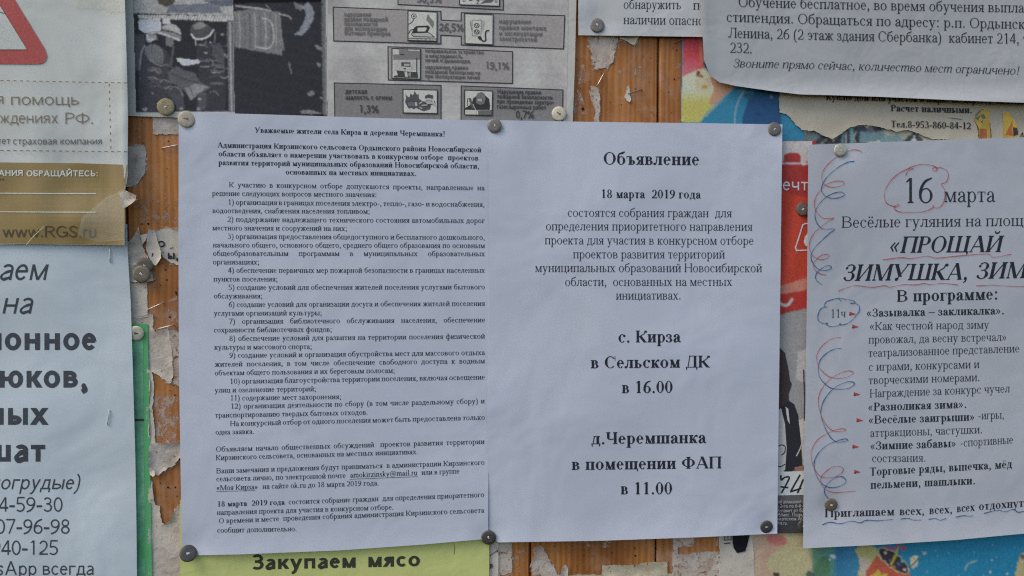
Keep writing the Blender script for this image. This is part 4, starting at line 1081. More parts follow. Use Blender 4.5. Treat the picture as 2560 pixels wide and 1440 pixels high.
# torn fringe below the house advertisement
pr.grad([(1955, 280), (1985, 300), (2003, 325), (2030, 330), (2050, 350), (2100, 350), (2600, 350), (2600, 380), (1950, 380)], lambda x, y: np.array(C(46, 140, 184)) if x < 2000 else np.array(C(190, 188, 178)))
pr.line([(1943, 303), (1958, 310), (1970, 335), (1972, 360)], 5, C(178, 196, 204), smooth=4); pr.line([(1998, 325), (1985, 345), (1980, 360)], 3.6, C(178, 196, 204), smooth=4)
for pl, cc in (([(1996, 345), (2010, 328), (2032, 326), (2060, 332), (2074, 346), (2060, 362), (1996, 362)], (98, 120, 132)), ([(2045, 345), (2060, 333), (2084, 352), (2084, 362), (2036, 362)], (48, 52, 62)),
               ([(2084, 352), (2100, 335), (2125, 318), (2160, 314), (2175, 330), (2170, 362), (2084, 362)], (46, 52, 66)), ([(2104, 336), (2112, 326), (2110, 362), (2102, 362)], (96, 140, 160)),
               ([(2124, 318), (2132, 316), (2135, 362), (2126, 362)], (104, 150, 166)), ([(2150, 330), (2205, 325), (2214, 335), (2205, 352), (2150, 358)], (104, 140, 160)), ([(2165, 318), (2195, 314), (2212, 325), (2190, 332), (2170, 330)], (84, 92, 104)),
               ([(2180, 318), (2204, 318), (2202, 326), (2184, 328)], (36, 38, 46)), ([(2205, 345), (2240, 335), (2262, 350), (2258, 362), (2200, 362)], (118, 150, 166)), ([(2255, 362), (2270, 340), (2286, 328), (2304, 345), (2312, 362)], (60, 62, 72)),
               ([(2272, 362), (2286, 338), (2294, 362)], (188, 188, 184))):
    pr.poly(pl, C(*cc), 0)
pr.line([(2116, 330), (2114, 362)], 1.4, C(170, 176, 180)); pr.line([(2140, 330), (2134, 345), (2142, 362)], 1.4, C(170, 176, 180), smooth=3); pr.line([(2070, 345), (2050, 362)], 1.6, C(160, 176, 184))
# bottom right: balloons, cup and confetti
pr.build("torn_fringe_picture", party); pr = Picture(Hp, [(1876, 1312), (2640, 1290), (2640, 1470), (1880, 1470)], 2.5, 2.6, 18, .10, 27)
def blend(*st):
    def f(x, y):
        for (xa, ca), (xb, cb) in zip(st, st[1:]):
            if x <= xb:
                k = min(1, max(0, (x-xa)/(xb-xa))); return np.array(ca)*(1-k)+np.array(cb)*k
        return np.array(st[-1][1])
    return f
pr.grad([(1872, 1318), (2600, 1300), (2700, 1550), (1885, 1550)], blend((1875, C(198, 178, 160)), (1935, C(196, 156, 138)), (1960, C(188, 180, 138)), (2020, C(184, 178, 150)), (2035, C(84, 134, 112)), (2080, C(70, 142, 140)),
        (2095, C(38, 116, 176)), (2135, C(52, 130, 180)), (2160, C(30, 132, 184)), (2600, C(24, 128, 184))), 9)
pr.ell(1942, 1350, 26, 14, C(206, 120, 118), 10); pr.ell(1975, 1410, 56, 44, C(190, 184, 146), 0, 26)
pr.ell(2056, 1420, 20, 30, C(72, 120, 92), 10); pr.ell(1940, 1437, 10, 6, C(60, 56, 58), 10, 8); pr.ell(2026, 1438, 12, 10, C(76, 96, 92), 10, 8)
pr.poly([(2138, 1376), (2145, 1366), (2172, 1362), (2192, 1370), (2200, 1390), (2185, 1420), (2165, 1455), (2140, 1455), (2150, 1410)], C(186, 182, 120), 10)
pr.poly([(2150, 1390), (2175, 1400), (2170, 1440), (2150, 1440)], C(190, 180, 170), 10)
pr.poly([(2190, 1388), (2205, 1400), (2235, 1425), (2275, 1435), (2285, 1480), (2150, 1480), (2165, 1430)], C(190, 84, 64), 10)
pr.ell(2234, 1402, 48, 19, C(196, 190, 150), 38, 28); pr.ell(2234, 1402, 45, 16.5, C(48, 42, 56), 38, 28)
pr.poly([(2170, 1480), (2176, 1438), (2190, 1430), (2196, 1422), (2204, 1436), (2216, 1432), (2222, 1480)], C(206, 178, 70), 0)
pr.line([(2245, 1362), (2240, 1385), (2228, 1410)], 5, C(190, 188, 60), smooth=4); pr.line([(2215, 1368), (2235, 1374), (2245, 1362)], 5, C(190, 60, 120), smooth=4)
pr.poly([(2252, 1365), (2266, 1366), (2262, 1378), (2254, 1376)], C(196, 60, 66), 0); pr.poly([(2275, 1395), (2290, 1388), (2298, 1390), (2292, 1415), (2284, 1422), (2276, 1418)], C(196, 190, 180), 0)
for x, y, r, cc in ((2212, 1382, 4, (200, 190, 190)), (2236, 1418, 5, (170, 110, 80)), (2256, 1402, 5, (120, 170, 200)), (2247, 1410, 5, (60, 110, 170)), (2262, 1425, 4, (180, 170, 170)), (2082, 1390, 6, (196, 200, 196)), (2075, 1400, 3, (196, 200, 196)), (2225, 1400, 4, (120, 70, 130))):
    pr.ell(x, y, r, r*.7, C(*cc), 30, 8)
rs = random.Random(3)
for i in range(60):
    x = rs.uniform(2090, 2570); y = rs.uniform(1345, 1450)
    if 2150 < x < 2290: continue
    pr.ell(x, y, rs.uniform(.6, 2), rs.uniform(.5, 1.3), C(150, 190, 206), rs.uniform(0, 90), 6)
pr.line([(2412, 1425), (2420, 1410), (2440, 1402)], 3.5, C(150, 186, 200), smooth=3)
for cx, cy, rr in ((2477, 1431, 5), (2518, 1434, 4), (2311, 1382, 6), (2480, 1400, 3)):
    pr.poly([(cx+(rr if k % 2 == 0 else rr*.42)*math.cos(k*math.pi/5-1.57), cy+(rr if k % 2 == 0 else rr*.42)*math.sin(k*math.pi/5-1.57)) for k in range(10)], C(196, 190, 180), 0)
pr.poly([(2536, 1440), (2550, 1385), (2600, 1370), (2600, 1470), (2540, 1470)], C(186, 178, 130), 0); pr.ell(2556, 1392, 7, 6, C(84, 96, 110), 0, 9)
pr.build("lower_picture", party)

# ------------------------------------------------------------------ house advertisement under the curling sheet
Hh = add(flat(.0019), waves(31, .0008, .06))
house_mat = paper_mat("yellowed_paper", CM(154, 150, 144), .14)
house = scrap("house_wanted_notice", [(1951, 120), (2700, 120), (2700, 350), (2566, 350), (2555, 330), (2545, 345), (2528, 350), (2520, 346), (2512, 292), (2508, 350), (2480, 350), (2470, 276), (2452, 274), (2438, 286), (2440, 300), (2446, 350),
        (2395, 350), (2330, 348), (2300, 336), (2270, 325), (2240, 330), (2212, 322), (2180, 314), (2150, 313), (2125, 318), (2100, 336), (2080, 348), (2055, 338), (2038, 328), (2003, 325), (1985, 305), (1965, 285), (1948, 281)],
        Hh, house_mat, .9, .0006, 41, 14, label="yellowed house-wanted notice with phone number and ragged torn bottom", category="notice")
for tx, a0, a1 in (("Куплю дом или участок в Кирзе не дорого,", (2064, 250), (2478, 259)), ("наличные.", (2490, 259), (2580, 261)), ("Расчет наличными.", (2226, 278), (2430, 283)), ("Тел.8-953-860-84-12", (2226, 318), (2427, 323))):
    q = Print(Hh, base=.0005); q.text(tx, a0, a1, 25, 'b', BLACK); q.build("text_line", house)
pr = Print(Hh, MATS['collage'], .0006)
for pl, cc in (([(2434, 300), (2452, 276), (2472, 270), (2474, 350), (2446, 350), (2446, 320)], (196, 164, 62)), ([(2436, 296), (2458, 284), (2466, 300), (2460, 312)], (96, 104, 92)), ([(2447, 322), (2466, 322), (2466, 350), (2447, 350)], (176, 92, 48)),
               ([(2506, 282), (2520, 280), (2535, 300), (2545, 325), (2540, 345), (2525, 348), (2508, 346)], (200, 168, 60)), ([(2510, 300), (2530, 298), (2530, 340), (2512, 338)], (184, 96, 50)), ([(2531, 318), (2542, 320), (2544, 336), (2532, 342)], (40, 38, 42))):
    pr.poly(pl, C(*cc), 0)
pr.build("torn_picture", house)

# ------------------------------------------------------------------ red telecom poster strip with a man in a suit
Hr = add(flat(.0020), waves(41, .0006, .05))
red_mat = paper_mat("red_glossy_poster", CM(136, 50, 50), .12, .35, .5)
red = sheet("red_torn_poster", (1925, 352), (2040, 352), (2035, 1332), (1900, 1334), Hr, red_mat, left=[(1905, 600), (1900, 1000)],
            label="narrow strip of red poster with a man in a dark suit between two white notices", category="poster")
z = Z(1920, 360, 4)
pr = Picture(Hr, [(1912, 353), (2030, 353), (2026, 1183), (1908, 1183)], 2.5, 1.2, 14, .08, 31)
pr.poly([(1800, 300), (2100, 300), (2100, 1300), (1800, 1300)], CM(134, 50, 50))
pr.poly(z((0, -30), (480, -30), (480, 175), (330, 185), (320, 110), (290, 85), (220, 85), (160, 110), (150, 185), (0, 185)), C(172, 170, 178), 10)
pr.line(z((0, 194), (480, 194)), 3, C(206, 206, 210)); pr.poly(z((335, 195), (398, 195), (350, 220)), C(200, 196, 198), 0)
pr.grad(z((40, 480), (160, 470), (300, 520), (480, 560), (480, 1440), (0, 1500), (0, 560)), lambda x, y: np.array(C(200, 58, 40))*(1-.12*math.sin(x*.12+y*.02)), 10)
pr.grad([(1920, 722), (1960, 712), (2030, 690), (2030, 740), (1950, 738), (1915, 740)], lambda x, y: np.array(C(206, 130, 116)), 8)
pr.poly([(1900, 728), (1950, 736), (2030, 722), (2030, 768), (1960, 778), (1946, 788), (1900, 794)], C(186, 44, 40), 10)
pr.line([(1948, 756), (1956, 762), (1970, 762), (1980, 748)], 5.5, C(190, 188, 186), smooth=4)
pr.poly([(1900, 794), (1948, 788), (1985, 778), (2030, 768), (2030, 1182), (1900, 1182)], C(140, 142, 150), 14)
pr.grad([(1995, 880), (2030, 870), (2030, 960), (1990, 950)], lambda x, y: np.array(C(168, 170, 178)), 8)
pr.build("red_print", red)
pr = Print(Hr, base=.00035)
pr.text("ечт", *z((140, 462), (405, 466)), 42, 's', C(206, 204, 208))
pr.line(z((470, 795), (370, 795), (345, 810), (272, 1040), (285, 1065), (470, 1060)), 3.2, C(206, 200, 200))
pr.poly(z((480, 850), (400, 880), (365, 930), (355, 980), (375, 1020), (480, 1040)), C(196, 192, 194), 0)
pr.build("white_lettering", red)
pr = Print(Hr, None, .0004)
pr.poly([(1900, 868), (1948, 868), (1962, 882), (1970, 920), (1974, 950), (1979, 960), (1971, 985), (1972, 1010), (1960, 1022), (1900, 1030)], C(50, 42, 46), 10)
pr.poly([(1972, 1002), (1985, 1010), (1995, 1040), (2001, 1100), (2005, 1170), (1962, 1182), (1965, 1110), (1955, 1040), (1950, 1020)], C(28, 30, 42), 10)
pr.poly([(1930, 1040), (1952, 1020), (1962, 1060), (1966, 1120), (1962, 1180), (1905, 1182), (1910, 1060)], C(170, 170, 178), 10)
pr.poly([(1963, 1016), (1970, 1022), (1974, 1060), (1968, 1050)], C(176, 178, 184), 0); pr.poly([(1996, 1050), (2030, 1040), (2030, 1165), (2008, 1170), (2002, 1100)], C(170, 170, 176), 0)
pr.line([(2008, 925), (2011, 1000), (2010, 1050)], 2.5, C(44, 46, 56)); pr.line([(1990, 1140), (2000, 1120), (2012, 1085)], 3, C(166, 168, 176), smooth=3)
pr.line([(1940, 1128), (1942, 1118), (1952, 1112), (1962, 1116), (1961, 1130), (1953, 1138)], 2.6, C(30, 30, 38), smooth=4); pr.line([(1940, 1162), (1950, 1166), (1962, 1160)], 2.6, C(30, 30, 38), smooth=4)
pr.line([(1960, 1178), (1966, 1168), (1970, 1140)], 3.2, C(30, 30, 38), smooth=3)
pr.poly([(1985, 1168), (2030, 1158), (2030, 1182), (1988, 1182)], C(150, 110, 96), 0)
pr.build("man_in_suit_picture", red)
pr = Print(Hr, base=.0006)
pr.poly([(1900, 1180), (1990, 1178), (2032, 1174), (2032, 1238), (1900, 1240)], C(184, 182, 184), 12)
z = Z(1920, 1080, 4)
for pts in ([(125, 430), (128, 480), (160, 455), (210, 450), (180, 520), (130, 610)], [(120, 545), (200, 555)], [(318, 425), (230, 580), (235, 590), (330, 560)], [(350, 470), (290, 610)]):
    pr.line(z(*pts), 4.4, BLACK, smooth=4)
pr.build("handwritten_number", red, label="handwritten 74 on white")
pr = Print(Hr, base=.0008)
pr.poly([(1900, 1239), (2032, 1236), (2032, 1330), (1900, 1332)], C(50, 52, 62), 12); pr.poly([(1933, 1240), (2008, 1238), (2008, 1252), (1934, 1254)], C(84, 86, 94), 12)
for tx, y in (("нной домашний прог", 712), ("Со 2-го по 6-й мес.", 755), ("ТВ-пакет от базов", 800), ("руб/мес. Подключ", 842), ("Чукотском АО ус", 882)): pr.text(tx, *z((50, y), (420, y-4)), 12, 'sm', C(150, 150, 156))
pr.text("k.mts.ru.", *z((50, 922), (190, 922)), 11, 'sm', C(150, 150, 156))
pr.build("small_print_block", red)

# ------------------------------------------------------------------ insurance poster (upper left)
ins_white = paper_mat("insurance_poster_paper", CM(160, 166, 172), .07, .55, .8, 14)
Hi = add(flat(.0062), waves(51, .0016, .06), edge_lift((322, 100), (322, 700), .02, .0025), bulge(230, 545, .02, .012, .0022), bulge(110, 480, .012, .05, .0012))
ins = sheet("insurance_poster", (-560, -420), (308, -420), (311, 613), (-560, 610), Hi, ins_white, right=[(312, 0), (314, 60), (318, 200), (320, 300), (319, 440), (313, 474), (309, 495), (313, 520), (313, 560)], bottom=[(0, 611), (70, 610), (180, 612)],
            label="creased insurance poster with red warning triangle and gold band, upper left corner", category="poster")
gold, t, b = new_mat("gold_glossy_print"); p = geo(t)
t.links.new(mixc(t, 1.0, CM(122, 106, 70), grain(t, p, .12), 'MULTIPLY'), b.inputs["Base Color"]); b.inputs["Roughness"].default_value = .33; b.inputs["Specular IOR Level"].default_value = .5
bump(t, b, noise(t, 12, 2, .5, p, 1.0).outputs[0], .9, .008)
pr = Print(Hi, gold)
pr.poly([(-550, 404), (0, 406), (200, 408), (319, 412), (312, 474), (308, 496), (312, 520), (312, 560), (310, 612), (180, 611), (70, 609), (-550, 609)], (1, 1, 1), 12)
pr.build("gold_band", ins)
BRN = C(124, 112, 98)
pr = Print(Hi, base=.00035)
pr.poly([(-520, 80), (-240, -350), (-150, -350), (34, -6), (112, 122), (118, 140), (115, 152), (106, 159), (94, 161), (-20, 160), (-520, 160)], CM(142, 72, 73), 14)
pr.build("red_triangle", ins)
pr = Print(Hi, base=.0006)
pr.poly([(-480, 124), (-200, -310), (0, 14), (68, 124)], CM(158, 164, 169), 14)
pr.line([(-10, 26), (6, 33), (12, 34)], 2.4, C(80, 80, 84)); pr.build("triangle_centre", ins)
pr = Print(Hi, base=.0003)
for i in range(40):
    x = 4+i*16.3-326
    pr.line([(x, 202+max(0, x)*.022), (x+6, 202+max(0, x+6)*.022)], 2.2, BRN); pr.line([(x, 376.5+max(0, x)*.012), (x+6, 376.5+max(0, x+6)*.012)], 2.4, BRN)
for i in range(10): pr.line([(276+i*.5, 213+i*17.2), (276+i*.5, 216.5+i*17.2)], 3, BRN)
pr.build("dashed_frame", ins)
def ins_text(tx, a0, a1, em, f, col, base=.00035):
    q = Print(Hi, base=base); q.text(tx, a0, a1, em, f, col); q.build("text_line", ins)
for tx, x0, x1, y, em, f, cc in (("юридическая", None, 11, 260, 38, 'st', BRN), ("помощь", 25, 199, 262, 39, 'st', BRN), ("учреждениях", None, 147, 308, 38, 'st', BRN), ("РФ.", 161, 236, 310, 38, 'st', BRN), ("страхует", None, 27, 360, 24, 's', C(92, 92, 96)),
        ("страховая", 32, 143, 361, 24, 's', C(92, 92, 96)), ("компания", 150, 256, 361, 24, 's', C(92, 92, 96)), ("СТРАХОВАНИЯ", None, 59, 440, 20, 'sb', C(196, 194, 188)), ("ОБРАЩАЙТЕСЬ:", 66, 247, 441, 20, 'sb', C(196, 194, 188)), ("www.RGS.ru", 6, 243, 593, 38, 's', C(72, 62, 54))):
    ins_text(tx, x0 and (x0, y), (x1, y), em, f, cc)
ins_text("телефон", (-80, 451), (11, 451), 10, 's', C(60, 56, 52))
pr = Print(Hi, base=.00035)
for y in (483, 529.5): pr.line([(-540, y), (0, y), (120, y+.8), (240, y+1)], 2.2, C(200, 198, 190))
pr.build("white_rule", ins)
tape_m, t, b = new_mat("tape_with_glare_tint"); b.inputs["Base Color"].default_value = (*CM(170, 166, 160), 1); b.inputs["Roughness"].default_value = .25; b.inputs["Alpha"].default_value = .20
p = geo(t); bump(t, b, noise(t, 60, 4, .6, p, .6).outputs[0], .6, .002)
for pl in ([(187, -60), (312, -60), (312, 30), (271, 31), (268, 24), (187, 20)], [(312, 478), (312, 600), (250, 606), (196, 590), (205, 545), (240, 515), (268, 492), (300, 482)]):  # top strip is tape; second outline paints pale glare over the gold band
    q = Print(Hi, tape_m, .0009); q.poly(pl, (1, 1, 1), 12); q.build("tape_and_glare", ins)
pr = Print(Hi, base=.0010); pr.line([(68, 611), (84, 592), (112, 566)], 1.6, CM(176, 168, 148)); pr.build("crease", ins)
S([(296, 480), (306, 474), (314, 476), (330, 483), (344, 488), (341, 500), (332, 508), (318, 518), (310, 522), (304, 505)], white_scrap, "crumpled white tear sticking out from the edge of the gold band", .003, .0100, 52, .6, name="paper_tear")

# ------------------------------------------------------------------ white small-ads notice (lower left)
Hw = add(flat(.0042), waves(61, .0016, .08))
ads_mat = paper_mat("small_ads_paper", CM(155, 167, 183), .06, .6, .7, 13)
ads = sheet("livestock_notice", (-480, 560), (318, 560), (343, 1520), (-500, 1520), Hw, ads_mat, right=[(319, 625), (327, 760), (333, 960), (338, 1130), (341, 1300)],
            label="white notice with big cut-off words and phone numbers, lower left corner", category="notice")
DK = C(52, 58, 72)
for tx, a0, a1, em, f in (("Принимаем", None, (119, 700), 76, 'si'), ("заявки на", None, (81, 784), 76, 'si'), ("инкубационное", None, (244, 875), 82, 'sb'), ("индюков,", None, (221, 969), 82, 'sb'),
                         ("разных", None, (122, 1062), 82, 'sb'), ("индюшат", None, (116, 1154), 82, 'sb'), ("(белогрудые)", None, (202, 1223), 49, 'si'), ("8-913-954-59-30", None, (158, 1279), 47.5, 's'),
                         ("8-923-707-96-98", None, (176, 1334), 47.5, 's'), ("8-903-940-125", None, (147, 1387), 47.5, 's'), ("WhatsApp всегда", None, (236, 1437), 45, 's')):
    q = Print(Hw); q.text(tx, a0, a1, em, f, DK); q.build("text_line", ads)

# ------------------------------------------------------------------ yellow notice
Hy = add(flat(.0028), waves(71, .0006, .06))
yel = sheet("yellow_notice", (450, 1250), (1224, 1250), (1222, 1760), (452, 1760), Hy, paper_mat("yellow_paper", CM(160, 168, 112), .08),
            label="yellow notice with large black heading about buying meat, cut off at the bottom", category="notice")
q = Print(Hy); q.text("Закупаем", (628, 1424), (893, 1419), 50, 'sb', C(44, 46, 40)); q.text("мясо", (917, 1418), (1052, 1415), 50, 'sb', C(44, 46, 40)); q.build("text_line", yel)
q = Print(Hy); q.line([(1136, 1362), (1136, 1385)], 1.4, C(90, 100, 60)); q.build("fold_mark", yel)
pr = Print(flat(.0010), base=.0006)
pr.line([(1222, 1395), (1228, 1386), (1243, 1376)], 1.8, C(60, 62, 68), smooth=4); pr.ell(1243, 1376, 2, 2, C(60, 62, 68), n=8); pr.ell(1226, 1415, 5, 7, C(64, 64, 68), 30, 10)
pr.build("pen_stroke", next(o for o in COL.objects if o.get("label", "").startswith("narrow white strip with pen")))

# ------------------------------------------------------------------ short text notice (upper middle)
Ho = add(flat(.0042), dimples((1492, 64)), waves(81, .0006, .07))
obn = sheet("short_text_notice", (1445, -700), (1900, -700), (1900, 94), (1446, 88), Ho, paper_mat("white_office_paper_b", CM(156, 161, 172), .05),
            label="white notice cut to two text lines about finding danger, pinned beside the fire poster", category="notice")
for tx, a0, a1 in (("обнаружить    подозрительный", (1558, 22), (1990, 26)), ("наличии опасного предмета", (1558, 60), (1948, 66))):
    q = Print(Ho)
    q.text(tx[:10] if tx[0] == 'о' else "наличии опасног", a0, (1703, a1[1]-3) if tx[0] == 'о' else (1772, 63), 35, 'r', GREYTXT)
    if tx[0] == 'о': q.text("по", (1732, 24), (1766, 24), 35, 'r', GREYTXT)
    q.build("text_line", obn)

# ------------------------------------------------------------------ training notice, its lower edge curling forward
Ht = add(flat(.0065), waves(91, .0012, .09), edge_lift((1740, 250), (2700, 262), .016, .0038), edge_lift((1752, 0), (1752, 300), .012, .0008))
trn = sheet("training_notice", (1752, -640), (2900, -700), (2900, 268), (1800, 206), Ht, paper_mat("dimmed_office_paper_c", CM(140, 145, 156), .06),  # white paper greyed: the dimmer light here is put into its colour
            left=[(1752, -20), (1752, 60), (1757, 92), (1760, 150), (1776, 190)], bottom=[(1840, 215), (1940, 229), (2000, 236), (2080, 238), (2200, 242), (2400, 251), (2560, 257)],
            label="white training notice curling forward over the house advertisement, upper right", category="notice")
z = Z(1920, 0, 4)
for tx, a0, a1, em, f in (("Обучение бесплатное, во время обучения выплачивается", (1845, 17), (2690, 33), 38, 'r'), ("стипендия. Обращаться по адресу: р.п. Ордынское, ул.", (1815, 54), (2660, 74), 38, 'r'),
                          ("Ленина, 26 (2 этаж здания Сбербанка)  кабинет 214, тел.", (1820, 94), (2610, 110), 38, 'r'), ("232.", (1824, 132), (1881, 134), 38, 'r'), ("Звоните прямо сейчас, количество мест ограничено!", (1832, 168), (2548, 187), 32, 'i')):
    q = Print(Ht, base=.0002); q.text(tx, a0, a1, em, f, GREYTXT, sag=(1.5 if f == 'r' and tx[0] != '2' else -1)); q.build("text_line", trn)

# ------------------------------------------------------------------ the long text notice (main left)
office = paper_mat("white_office_paper", CM(154, 162, 184), .06, .7, .6, 11)
Hl = add(flat(.0050), waves(101, .0018, .12), dimples((467, 298), (1236, 315), (473, 1380), (1221, 1342)), bulge(830, 900, .07, .10, .0025), edge_lift((440, 1400), (1230, 1350), .02, .0010))
left_doc = sheet("long_text_notice", (447, 280), (1226, 301), (1220, 1347), (455, 1389), Hl, office, top=[(700, 287), (980, 296)], bottom=[(600, 1386), (850, 1376), (1050, 1362)], left=[(446, 560), (447, 900), (451, 1150)],
                 label="white notice full of small numbered paragraphs, left of the two pinned side by side", category="notice")
def para(sheet_o, H, rows, em, f, col, ox, oy, sc, just=False):
    zz = Z(ox, oy, sc)
    for r in rows:
        tx, x0, x1, y0, y1 = r[:5]
        q = Print(H); q.text(tx, *zz((x0, y0), (x1, y1)), em, f, col, just=(len(r) > 5)); q.build("text_line", sheet_o)
K = 2560/720
J = 1
para(left_doc, Hl, [("Уважаемые жители села Кирза и деревни Черемшанка!", 415, 2110, 112, 147), ("Администрация Кирзинского сельсовета Ордынского района Новосибирской", 83, 2430, 245, 287),
    ("области объявляет о намерении участвовать в конкурсном отборе  проектов", 92, 2405, 322, 360), ("развития территорий муниципальных образований Новосибирской области,", 92, 2412, 400, 432), ("основанных на местных инициативах.", 688, 1855, 484, 497)],
    20, 'b', BLACK, 520, 300, K)
para(left_doc, Hl, [("К участию в конкурсном отборе допускаются проекты, направленные на", 185, 2460, 597, 625, J), ("решение следующих вопросов местного значения:", 35, 1500, 673, 685),
    ("1) организация в границах поселения электро-, тепло-, газо- и водоснабжения,", 175, 2460, 752, 772, J), ("водоотведения, снабжения населения топливом;", 38, 1440, 827, 833),
    ("2) поддержание надлежащего технического состояния автомобильных дорог", 170, 2462, 905, 916, J), ("местного значения и сооружений на них;", 38, 1237, 980, 985),
    ("3) организация предоставления общедоступного и бесплатного дошкольного,", 172, 2462, 1056, 1065, J), ("начального общего, основного общего, среднего общего образования по основным", 42, 2462, 1132, 1138, J),
    ("общеобразовательным программам в муниципальных образовательных", 42, 2462, 1207, 1210, J), ("организациях;", 42, 457, 1283, 1284)], 19.6, 'rs', (.045, .047, .057), 520, 300, K)
para(left_doc, Hl, [("4) обеспечение первичных мер пожарной безопасности в границах населенных", 177, 2462, 78, 77, J), ("пунктов поселения;", 47, 620, 155, 155),
    ("5) создание условий для обеспечения жителей поселения услугами бытового", 180, 2462, 230, 225, J), ("обслуживания;", 50, 485, 306, 305),
    ("6) создание условий для организации досуга и обеспечения жителей поселения", 182, 2462, 382, 372, J), ("услугами организаций культуры;", 50, 1013, 459, 455),
    ("7) организация библиотечного обслуживания населения, обеспечение", 185, 2464, 532, 518, J), ("сохранности библиотечных фондов;", 50, 1103, 608, 602),
    ("8) обеспечение условий для развития на территории поселения физической", 187, 2462, 684, 663, J), ("культуры и массового спорта;", 55, 925, 761, 755),
    ("9) создание условий и организация обустройства мест для массового отдыха", 188, 2462, 834, 808, J), ("жителей поселения, в том числе обеспечение свободного доступа к водным", 58, 2462, 913, 882, J),
    ("объектам общего пользования и их береговым полосам;", 58, 1662, 990, 967), ("10) организация благоустройства территории поселения, включая освещение", 192, 2462, 1065, 1026, J),
    ("улиц и озеленение территорий;", 58, 962, 1143, 1130), ("11) содержание мест захоронения;", 195, 1185, 1213, 1200)], 19.6, 'rs', (.045, .047, .057), 520, 660, K)
para(left_doc, Hl, [("12) организация деятельности по сбору (в том числе раздельному сбору) и", 200, 2460, 78, 30, J), ("транспортированию твердых бытовых отходов.", 62, 1422, 157, 130),
    ("На конкурсный отбор от одного поселения может быть предоставлена только", 195, 2462, 232, 175, J), ("одна заявка.", 65, 412, 307, 300),
    ("Объявляем начало общественных обсуждений  проектов развития территории", 68, 2458, 460, 390, J), ("Кирзинского сельсовета, основанных на местных инициативах.", 68, 1868, 535, 480),
    ("Ваши замечания и предложения будут приниматься  в администрации Кирзинского", 72, 2458, 652, 575, J), ("сельсовета лично, по электронной почте", 72, 1225, 723, 692), ("amokirzinsky@mail.ru", 1262, 1860, 690, 668), ("или в группе", 1897, 2237, 666, 652),
    ("«Моя Кирза»", 75, 443, 802, 793), ("на сайте ok.ru до 18 марта 2019 года.", 483, 1520, 790, 758), ("состоится собрание граждан  для определения приоритетного", 715, 2455, 928, 862), ("направления проекта для участия в конкурсном отборе.", 78, 1650, 1022, 973),
    ("О времени и месте  проведения собрания администрация Кирзинского сельсовета", 95, 2455, 1097, 1000, J), ("сообщит дополнительно.", 80, 790, 1180, 1165)], 19.6, 'rs', (.045, .047, .057), 520, 1000, K)
para(left_doc, Hl, [("18 марта  2019 года", 80, 682, 948, 930)], 20, 'b', BLACK, 520, 1000, K)
zz = Z(520, 1000, K)
q = Print(Hl); q.line(zz((1262, 704), (1860, 681)), 1.1, GREYTXT); q.build("underline", left_doc)
q = Print(Hl); q.line(zz((75, 813), (418, 804)), 1.1, GREYTXT); q.build("underline", left_doc)

# ------------------------------------------------------------------ the announcement (main right)
Hn = add(flat(.0060), waves(111, .0017, .12), dimples((1236, 315), (1935, 323), (1221, 1342), (1915, 1316)), bulge(1600, 800, .08, .10, .0020), edge_lift((1216, 1360), (1950, 1335), .02, .0010))
ann = sheet("announcement_notice", (1221, 300), (1956, 311), (1943, 1334), (1245, 1356), Hn, office, top=[(1500, 305), (1760, 308)], bottom=[(1500, 1352), (1750, 1343)], left=[(1222, 700), (1218, 1000), (1217, 1290), (1222, 1335)],
            label="white announcement with big bold lines and times, right of the two pinned side by side", category="notice")
para(ann, Hn, [("Объявление", 830, 1797, 205, 213)], 47, 'b', BLACK, 1300, 360, 4)
para(ann, Hn, [("18 марта  2019 года", 805, 1808, 540, 545)], 32, 'b', BLACK, 1300, 360, 4)
para(ann, Hn, [("состоятся собрания граждан  для", 473, 2118, 727, 733), ("определения приоритетного направления", 255, 2325, 863, 868), ("проекта для участия в конкурсном отборе", 245, 2338, 1003, 1008), ("проектов развития территорий", 528, 2050, 1143, 1145),
    ("муниципальных образований Новосибирской", 148, 2422, 1280, 1282), ("области,  основанных на местных", 447, 2122, 1420, 1418), ("инициативах.", 957, 1612, 1556, 1555)], 33, 'r', (.044, .047, .057), 1300, 360, 4)
para(ann, Hn, [("с. Кирза", 978, 1608, 625, 622), ("в Сельском ДК", 703, 1900, 883, 874), ("в 16.00", 1015, 1530, 1132, 1127)], 45, 'b', BLACK, 1300, 700, 4)
para(ann, Hn, [("д.Черемшанка", 710, 1862, 282, 270), ("в помещении ФАП", 513, 2018, 540, 523), ("в 11.00", 1003, 1525, 784, 781)], 45, 'b', BLACK, 1300, 1040, 4)

# ------------------------------------------------------------------ winter festival notice (right)
Hv = add(flat(.0058), waves(121, .0020, .10), dimples((2099, 376), (2076, 1261)), edge_lift((2005, 1372), (2600, 1325), .03, .0030), edge_lift((2560, 1380), (2760, 1380), .001, 0))
fest = sheet("festival_notice", (2021, 362), (2760, 336), (2760, 1318), (2008, 1371), Hv, paper_mat("dimmed_office_paper_d", CM(145, 151, 168), .07, .7, .6, 11), top=[(2300, 352), (2560, 343)], left=[(2018, 700), (2014, 1000), (2009, 1240)], bottom=[(2200, 1362), (2390, 1350), (2560, 1334)],  # paper tone lowered to paint the light falloff towards the right
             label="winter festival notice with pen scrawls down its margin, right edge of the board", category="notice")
FT = (.044, .047, .057)
for rows, em, f in (([("16", 1340, 1655, 592, 588)], 93, 'r'), ([("марта", 1757, 2272, 582, 580)], 58, 'r'), ([("Весёлые гуляния на площади", 733, 2800, 838, 816)], 43, 'r'), ([("«ПРОЩАЙ", 1205, 2330, 1090, 1080)], 62, 'bi'),
                    ([("ЗИМУШКА,", 745, 2000, 1370, 1356), ("ЗИМА»", 2075, 2860, 1350, 1335)], 62, 'bi')):
    para(fest, Hv, rows, em, f, BLACK if f == 'bi' else FT, 1920, 360, 4)
